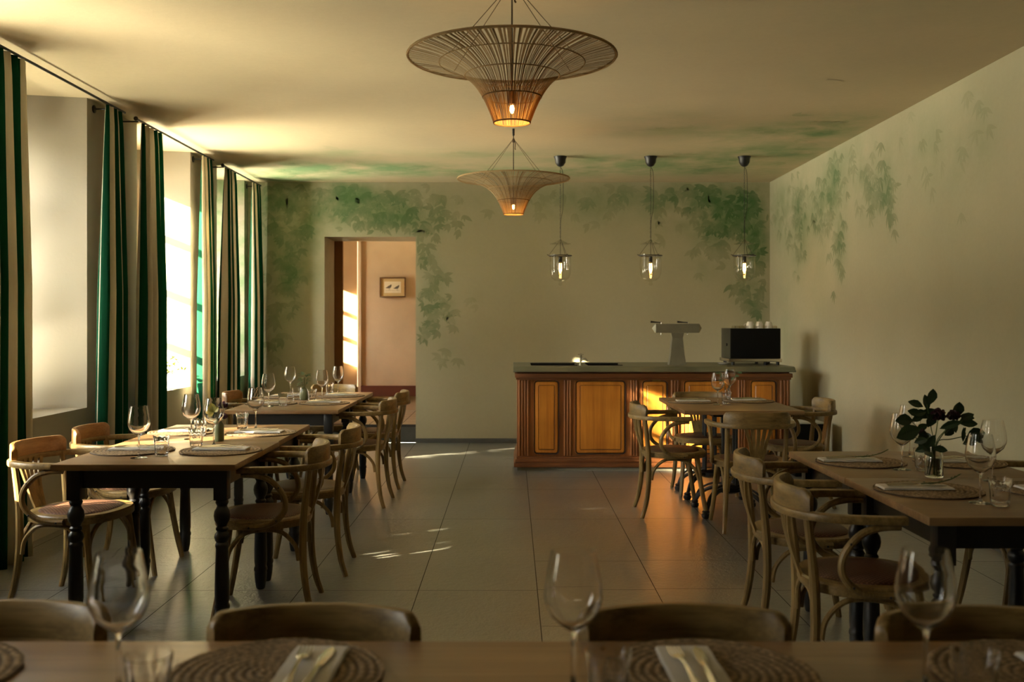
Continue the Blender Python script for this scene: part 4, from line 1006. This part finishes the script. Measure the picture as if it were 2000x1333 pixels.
# ------------------------------------------------------------------ plants
def leaf3(bm, base, dirv, L_, W_, up=Vector((0,0,1)), droop=.15, mi=0, shape=0):
    d = Vector(dirv).normalized(); s = d.cross(up)
    if s.length < .05: s = d.orthogonal()
    s.normalize(); n = s.cross(d).normalized()
    pr = [(0,.04),(.2,.62),(.45,1),(.7,.85),(.88,.45),(1,.03)] if not shape else [(0,.1),(.2,.8),(.5,1.0),(.8,.8),(.95,.4),(1,.1)]
    rows = []
    for f, w in pr:
        c = Vector(base)+d*(L_*f)-n*(0)+Vector((0,0,-droop*L_*f*f)); hw = W_*.5*w
        rows.append((bm.verts.new(c+s*hw+n*hw*.25), bm.verts.new(c), bm.verts.new(c-s*hw+n*hw*.25)))
    for A, B in zip(rows[:-1], rows[1:]):
        bm.faces.new((A[0], A[1], B[1], B[0])).material_index = mi; bm.faces.new((A[1], A[2], B[2], B[1])).material_index = mi
def bloom(bm, c, r, n, seed, pw=.9):
    rnd = random.Random(seed); c = Vector(c)
    for i in range(n):
        z = 1-2*(i+.5)/n*.85; a = i*2.39996; rr = math.sqrt(max(0, 1-z*z)); d = Vector((rr*math.cos(a), rr*math.sin(a), z)).normalized()
        leaf3(bm, c+d*r*.25, d+Vector((rnd.uniform(-.25,.25), rnd.uniform(-.25,.25), .1)), r*rnd.uniform(.6, .85), r*pw, up=Vector((a, 1, .3)), droop=0, shape=1)
    bmesh.ops.create_uvsphere(bm, u_segments=12, v_segments=8, radius=r*.62, matrix=Matrix.Translation(c))
# roses in a clear vase
vx, vy = 1.672, 3.945
t = empty('glass_vase', (vx, vy, T)); bm = NB(); lathe(bm, [(0,0),(.030,0),(.034,.006),(.035,.02),(.035,.088),(.031,.102),(.024,.112),(.026,.135),(.0245,.135),(.0225,.112),(.029,.101),(.033,.088),(.033,.02),(.030,.010),(0,.009)], 30); link('glass', fixn(bm), M['glass'], t, 60)
bm = NB(); lathe(bm, [(0,.0105),(.029,.0115),(.0322,.021),(.0322,.080),(0,.080)], 30); link('water', fixn(bm), M['water'], t, 60)
tag(t, 'clear glass bottle vase with water holding dark roses on the right tables', 'vase')
def P(px, py, dy=0):  # a point near the vase from its place in the picture, in metres round the vase centre
    y = vy+dy; return Vector(((px-1000)*y/1944, y, 1.364+(626.5-py)*y/1944))
for px, py, r, sd, dy, lab in ((1832,812,.030,1,-.03,'left dark red rose leaning in the glass vase on the right tables'), (1862,813,.026,2,.0,'right dark red rose leaning in the glass vase on the right tables'), (1801,846,.016,5,-.02,'small dark rosebud low on the left of the glass vase')):
    c = P(px, py, dy); t = empty('rose', (vx, vy, T+.012)); o_ = Vector((vx, vy, T+.012)); bm = NB(); bloom(bm, c-o_, r, 34, sd); link('bloom', bm, M['rose'], t, 80)
    bm = NB(); q = c-o_; tube(bm, [(.010-.02*(sd == 2), .004*sd, .0), (q[0]*.15, q[1]*.15, .12), (q[0]*.6, q[1]*.6, q[2]*.75), tuple(q-Vector((0,0,r*.4)))], .0022, 6, 5); link('stem', bm, M['stem'], t); tag(t, lab, 'rose', 'dark roses in the glass vase')
rnd = random.Random(5)
BR = [ # tip px,py, leaves [(px,py,len px, dir x, dir z, width)]
 ((1810,790), [(1812,803,36,-.15,1,.45),(1803,795,32,-1,.45,.5),(1817,790,34,.1,1,.6)], -.02, 'upright branch with pointed leaves at the top of the rose bouquet'),
 ((1772,815), [(1783,822,40,-1,.12,.62),(1800,812,30,-.9,.4,.6),(1800,818,34,.6,.5,.6)], .02, 'branch with broad dark leaf pointing left in the rose bouquet'),
 ((1765,850), [(1797,838,50,-1,-.25,.62),(1806,842,36,-.4,-.9,.6),(1812,835,34,.2,.8,.6)], -.04, 'lower left branch with two broad drooping leaves in the rose bouquet'),
 ((1812,862), [(1822,855,34,-1,-.2,.6),(1826,850,26,-.6,-1,.6),(1835,838,44,.7,.35,.35)], -.06, 'short branch low at the front of the rose bouquet'),
 ((1880,800), [(1868,815,34,.1,1,.7),(1876,820,30,1,.5,.5),(1874,828,34,1,.1,.5),(1862,833,30,-.5,-.3,.7)], .02, 'right branch with leaf cluster beside the right rose'),
 ((1888,852), [(1878,851,20,.5,1,.3),(1888,853,38,1,.25,.75),(1882,835,26,-.15,-1,.35),(1898,848,26,.6,-.6,.6)], .0, 'thin branch reaching right over the table with one round leaf'),
]
for (tp, lv, dy, lab) in BR:
    t = empty('leafy_branch', (vx, vy, T+.012)); o_ = Vector((vx, vy, T+.012)); tip = P(tp[0], tp[1], dy)-o_; bm = NB()
    tube(bm, [(rnd.uniform(-.015,.015), rnd.uniform(-.015,.015), .002), (tip[0]*.08, tip[1]*.2, .125), (tip[0]*.5, tip[1]*.6, .13+(tip[2]-.13)*.45), tuple(tip)], .0017, 6, 5); link('stem', bm, M['stem'], t)
    bm = NB()
    for (px, py, ln, dx, dz, wd) in lv:
        yy = dy+rnd.uniform(-.03,.03); leaf3(bm, P(px, py, yy)-o_, (dx, rnd.uniform(-.35,.1), dz), ln*vy/1944, ln*vy/1944*wd, up=Vector((.1,-1,.35)), droop=.1)
    for q in range(3): leaf3(bm, tip*rnd.uniform(.6,.9)+Vector((rnd.uniform(-.012,.012), rnd.uniform(-.03,.03), 0)), (rnd.uniform(-1,1), rnd.uniform(-.6,.2), rnd.uniform(-.3,.8)), .055, .030, up=Vector((.1,-1,.4)))
    link('leaves', bm, M['darkleaf'], t, 0); tag(t, lab, 'branch', 'leafy branches among the roses')
for k, (x, y) in enumerate(((1.555, 3.668), (1.56, 4.388))):
    t = empty('herb_sprig', (x, y, T+.0165)); bm = NB(); tube(bm, [(-.05, -.004, .006), (.02, .006, .010), (.075, .022, .020), (.11, .036, .034)], .0022, 6, 4); link('stem', bm, M['stem'], t); bm = NB(); rnd = random.Random(k)
    for q in range(12):
        f = q/11; leaf3(bm, (-.04+.15*f, -.003+.036*f*f, .009+.024*f*f), (.8, rnd.uniform(-1, 1), rnd.uniform(0, .6)), .016, .006)
    link('leaves', bm, M['darkleaf'], t, 0); tag(t, ['thin green herb sprig on the nearer napkin of the right tables', 'thin green herb sprig on the farther napkin of the right tables'][k], 'herb sprig')
# green vase, front left pair
t = empty('ceramic_vase', (-1.515, 5.14, T)); bm = NB(); lathe(bm, [(0,0),(.024,0),(.027,.005),(.028,.02),(.028,.075),(.026,.088),(.016,.100),(.014,.108),(.016,.112),(.012,.112),(.011,.104),(0,.10)], 26); link('body', fixn(bm), M['vase'], t); tag(t, 'small green ceramic vase with purple flowers on the front left table', 'vase')
for k, (dx, dz, r, lab) in enumerate(((.028, .185, .024, 'upper purple pompom flower in the green vase on the front left table'), (.034, .128, .020, 'lower purple pompom flower in the green vase on the front left table'))):
    t = empty('flower', (-1.515, 5.14, T+.09)); bm = NB(); bloom(bm, (dx, -.01, dz-.09), r, 46, 7+k, .5); link('bloom', bm, M['purple'], t, 80); bm = NB(); tube(bm, [(0,0,.0),(dx*.5,-.005,(dz-.09)*.5),(dx,-.01,dz-.10)], .0018, 6, 4); link('stem', bm, M['stem'], t); tag(t, lab, 'flower', 'purple flowers in the green vase')
t = empty('leafy_branch', (-1.515, 5.14, T+.09)); bm = NB(); tube(bm, [(0,0,0),(-.02,0,.06),(-.03,-.01,.09)], .0015, 6, 4); link('stem', bm, M['stem'], t); bm = NB()
for q in ((-.5,.8,.05),(-.9,.2,.05),(.1,1,.045),(.6,.7,.045),(-.4,-.3,.04),(-.2,.9,.06)): leaf3(bm, (-.022, -.008, .06), (q[0], -.2, q[1]), q[2], q[2]*.7, up=Vector((0,-1,.3)))
link('leaves', bm, M['paleleaf'], t, 0); tag(t, 'pale yellow green leaves in the green vase on the front left table', 'branch')
# far vase
t = empty('ceramic_vase', (-1.635, 7.83, T)); bm = NB(); lathe(bm, [(0,0),(.026,0),(.033,.012),(.036,.035),(.034,.060),(.024,.078),(.019,.086),(.021,.096),(.016,.096),(.015,.086),(0,.08)], 26); link('body', fixn(bm), M['vase'], t); tag(t, 'round green ceramic vase with a leafy sprig on the far left table', 'vase')
t = empty('leafy_branch', (-1.635, 7.83, T+.08)); bm = NB(); rnd = random.Random(2)
for k in range(4): a = k*1.7; tube(bm, [(0,0,0),(.015*math.cos(a),.015*math.sin(a),.05),(.028*math.cos(a),.02*math.sin(a),.095)], .0015, 6, 4)
link('stem', bm, M['stem'], t); bm = NB()
for k in range(34):
    a = rnd.uniform(0, 6.28); z = rnd.uniform(.02,.125); leaf3(bm, (.022*math.cos(a), .018*math.sin(a), z), (math.cos(a), math.sin(a), rnd.uniform(-.3,.8)), .036, .026, shape=1)
link('leaves', bm, M['greyleaf'], t, 0); tag(t, 'bushy grey green sprig in the round vase on the far left table', 'branch')
# bud vase on the pedestal table
t = empty('bud_vase', (1.665, 7.72, T)); bm = NB(); lathe(bm, [(0,0),(.022,0),(.024,.06),(.012,.085),(.012,.10),(.0105,.10),(.0105,.085),(.022,.06),(.02,.006),(0,.006)], 22); link('glass', fixn(bm), M['glass'], t, 60); tag(t, 'small glass bud vase behind the tumbler on the pedestal table', 'vase')
t = empty('leafy_branch', (1.665, 7.72, T+.02)); bm = NB(); tube(bm, [(0,0,0),(-.02,-.01,.12),(-.06,-.01,.19)], .0014, 6, 4); tube(bm, [(0,0,0),(.03,-.01,.12),(.085,-.01,.205)], .0014, 6, 4); link('stem', bm, M['stem'], t); bm = NB()
for q in ((-.06,.19,-1,.3),(-.055,.18,-.2,1),(-.05,.16,.6,.6),(-.03,.14,-1,.1),(.08,.20,1,.1),(.06,.17,.9,.3),(.03,.14,.6,.8),(-.045,.17,.3,1)): leaf3(bm, (q[0], -.01, q[1]), (q[2], -.2, q[3]), .038, .020, up=Vector((0,-1,.3)))
link('leaves', bm, M['greyleaf'], t, 0); tag(t, 'small green sprig in the bud vase on the pedestal table', 'branch')
# potted plant on the sunlit sill
t = empty('potted_plant', (-3.10, 8.72, SILL)); bm = NB(); lathe(bm, [(0,0),(.055,0),(.075,.13),(.08,.13),(.08,.15),(.07,.15),(.066,.12),(0,.12)], 26); link('pot', bm, M['vase'], t); rnd = random.Random(6); bm = NB(); bl = NB()
for k in range(13):
    a = rnd.uniform(0, 6.28); ln = rnd.uniform(.16,.32); e_ = Vector((math.cos(a)*.8+.25, math.sin(a)*.7+.35, rnd.uniform(.1,.75))).normalized()*ln; s0 = Vector((0,0,.12)); m_ = s0+e_*.5+Vector((0,0,.04)); tube(bm, [tuple(s0), tuple(m_), tuple(s0+e_)], .0016, 5, 4)
    for q in range(9):
        f = .35+.65*q/8; p = s0*(1-f)**2+m_*2*f*(1-f)+(s0+e_)*f*f; leaf3(bl, p, (rnd.uniform(-1,1), rnd.uniform(-1,1), rnd.uniform(-.4,.7)), .04, .026, shape=1)
link('stems', bm, M['stem'], t); link('leaves', bl, M['sunleaf'], t, 0); tag(t, 'yellow green leafy potted plant on the sunlit sill in the window gap', 'potted plant')
# framed print in the corridor
Z = CY-.04; t = empty('framed_picture', (-1.545, CY-.03, 1.795)); hw, hh = .168, .130; bm = NB()
for (x0, x1, z0, z1) in ((-hw, hw, hh-.016, hh), (-hw, hw, -hh, -hh+.016), (-hw, -hw+.016, -hh+.016, hh-.016), (hw-.016, hw, -hh+.016, hh-.016)): box(bm, x0, x1, -.014, .018, z0, z1, .003)
link('frame', bm, M['pframe'], t); bm = NB(); box(bm, -hw+.016, hw-.016, .0, .01, -hh+.016, hh-.016); link('mount', bm, M['mount'], t)
bm = NB(); box(bm, -.108, .108, -.003, -.0005, -.074, .074); link('print', bm, M['paper'], t)
bm = NB()
def bird(cx, cz, s, fl):
    pts = [(-.050,-.012),(-.030,-.004),(-.012,.012),(.008,.020),(.018,.030),(.026,.032),(.031,.026),(.038,.024),(.031,.020),(.030,.008),(.022,-.008),(.008,-.018),(-.014,-.020),(-.032,-.018)]
    v = [bm.verts.new((cx+fl*p[0]*s, -.0036, cz+p[1]*s)) for p in pts]; bm.faces.new(v)
    for q in (.000, .010): box(bm, cx+fl*q*s-.0012, cx+fl*q*s+.0012, -.0042, -.0032, cz-.040*s, cz-.015*s)
bird(-.045, .005, 1.0, 1); bird(.055, -.002, .95, 1); box(bm, -.09, .09, -.0040, -.0032, -.042, -.040); link('bird_drawing', bm, M['ink'], t, 0)
tag(t, 'small framed print of two grey birds on the corridor wall', 'picture')

t = empty('ceiling_lamp', (-.85, 12.35, 0)); bm = NB(); lathe(bm, [(0,CEIL-.001),(.06,CEIL-.002),(.06,CEIL-.03),(0,CEIL-.03)], 20); link('base', bm, M['brass'], t)  # fixture added out of view to brighten the corridor
bm = NB(); lathe(bm, [(0,2.72),(.06,2.735),(.085,2.79),(.06,2.86),(0,2.879)], 24); link('globe', bm, m_emit('warm_globe', (1, .72, .40), 7), t); tag(t, 'warm globe lamp on the corridor ceiling behind the doorway wall', 'ceiling lamp')
d = bpy.data.lights.new('lamp_light', 'POINT'); d.energy = 2.5; d.color = (1, .74, .44); d.shadow_soft_size = .09  # fill light belonging to the added corridor fixture
l = bpy.data.objects.new('lamp_light', d); C.objects.link(l); l.location = (0, 0, 2.62); l.parent = t
# unseen trees added to block the sun except through chosen gaps
def blocker_tree(x, y, blobs, label, seed):
    rnd = random.Random(seed); t = empty('tree', (x, y, 0)); bm = NB()
    for (cx, cy_, cz, rx, ry, rz, n) in blobs:
        for k in range(n):
            d = Vector((rnd.gauss(0,1), rnd.gauss(0,1), rnd.gauss(0,1))).normalized(); q = rnd.random()**.35; p = Vector((cx+d.x*rx*q, cy_+d.y*ry*q, cz+d.z*rz*q)); leaf3(bm, p, (rnd.uniform(-1,1), rnd.uniform(-1,1), rnd.uniform(-1,.6)), .16, .10, up=Vector((rnd.uniform(-1,1), rnd.uniform(-1,1), 1)))
    for (cx, cy_, cz, rx, ry, rz, n) in blobs:
        if n > 1000: bmesh.ops.create_icosphere(bm, subdivisions=3, radius=1, matrix=Matrix.Translation((cx, cy_, cz)) @ Matrix.Diagonal((rx*.82, ry*.82, rz*.82, 1)))
    link('foliage', bm, M['treeleaf'], t, 0); bm = NB(); b = blobs[0]; tube(bm, [(b[0],b[1],-.3),(b[0]+.05,b[1],b[2]*.5),(b[0],b[1],b[2])], .1, 9, 5, radii=[.16,.11,.05]); link('trunk', bm, M['bark'], t); return tag(t, label, 'tree', 'trees outside the windows')
TD = 20.0
def sun_at(yw, zw, tt): return (WX-tt, yw-.65*tt, zw+.40*tt)
a_ = sun_at(5.75, 1.15, TD); b_ = sun_at(7.14, 1.75, TD); c_ = sun_at(2.0, 1.9, TD); k_ = sun_at(5.9, 2.35, TD); g_ = sun_at(4.3, 2.31, TD); h_ = sun_at(4.37, 1.12, TD); d_ = sun_at(10.22, 1.7, TD)
blocker_tree(a_[0], a_[1], [(0,0,a_[2],.6,.75,.85,2200),(b_[0]-a_[0],b_[1]-a_[1],b_[2],.7,1.17,1.75,7000),(k_[0]-a_[0],k_[1]-a_[1],k_[2],.2,.40,.40,26)], 'broad garden tree outside the left windows', 1)
blocker_tree(c_[0], c_[1], [(0,0,c_[2],.7,1.45,1.7,5500),(g_[0]-c_[0],g_[1]-c_[1],g_[2],.4,1.05,.80,2800),(h_[0]-c_[0],h_[1]-c_[1],h_[2],.1,.20,.17,1500)], 'garden tree outside the first window', 2)
blocker_tree(d_[0], d_[1], [(0,0,d_[2],.6,1.08,1.45,4500)], 'garden tree outside the last window', 3)

t = empty('shrub', (-4.45, 6.15, 0)); bm = NB(); rnd = random.Random(12)  # added out of view to keep daylight off the niche wall
for (cy_, ry, cz, rz, n) in ((-.72, .50, 1.62, .62, 1500), (.36, 1.05, 2.2, 1.22, 5000)):
    for k in range(n):
        d = Vector((rnd.gauss(0,1), rnd.gauss(0,1), rnd.gauss(0,1))).normalized(); q = rnd.random()**.3
        leaf3(bm, (d.x*.5*q, cy_+max(-.9, min(.9, d.y*1.4))*ry*q, cz+max(-1, min(1, d.z*1.5))*rz*q), (rnd.uniform(-1,1), rnd.uniform(-1,1), rnd.uniform(-.6,.6)), .13, .08)
    bmesh.ops.create_icosphere(bm, subdivisions=3, radius=1, matrix=Matrix.Translation((0, cy_, cz)) @ Matrix.Diagonal((.40, ry*.92, rz*.95, 1)))
link('foliage', bm, M['treeleaf'], t, 0); bm = NB()
for k in range(3): tube(bm, [(0, -.3+.3*k, -.3), (0, -.35+.35*k, .6)], .03, 8)
link('stems', bm, M['bark'], t); tag(t, 'dense garden shrub close outside the niche window at the left', 'shrub')
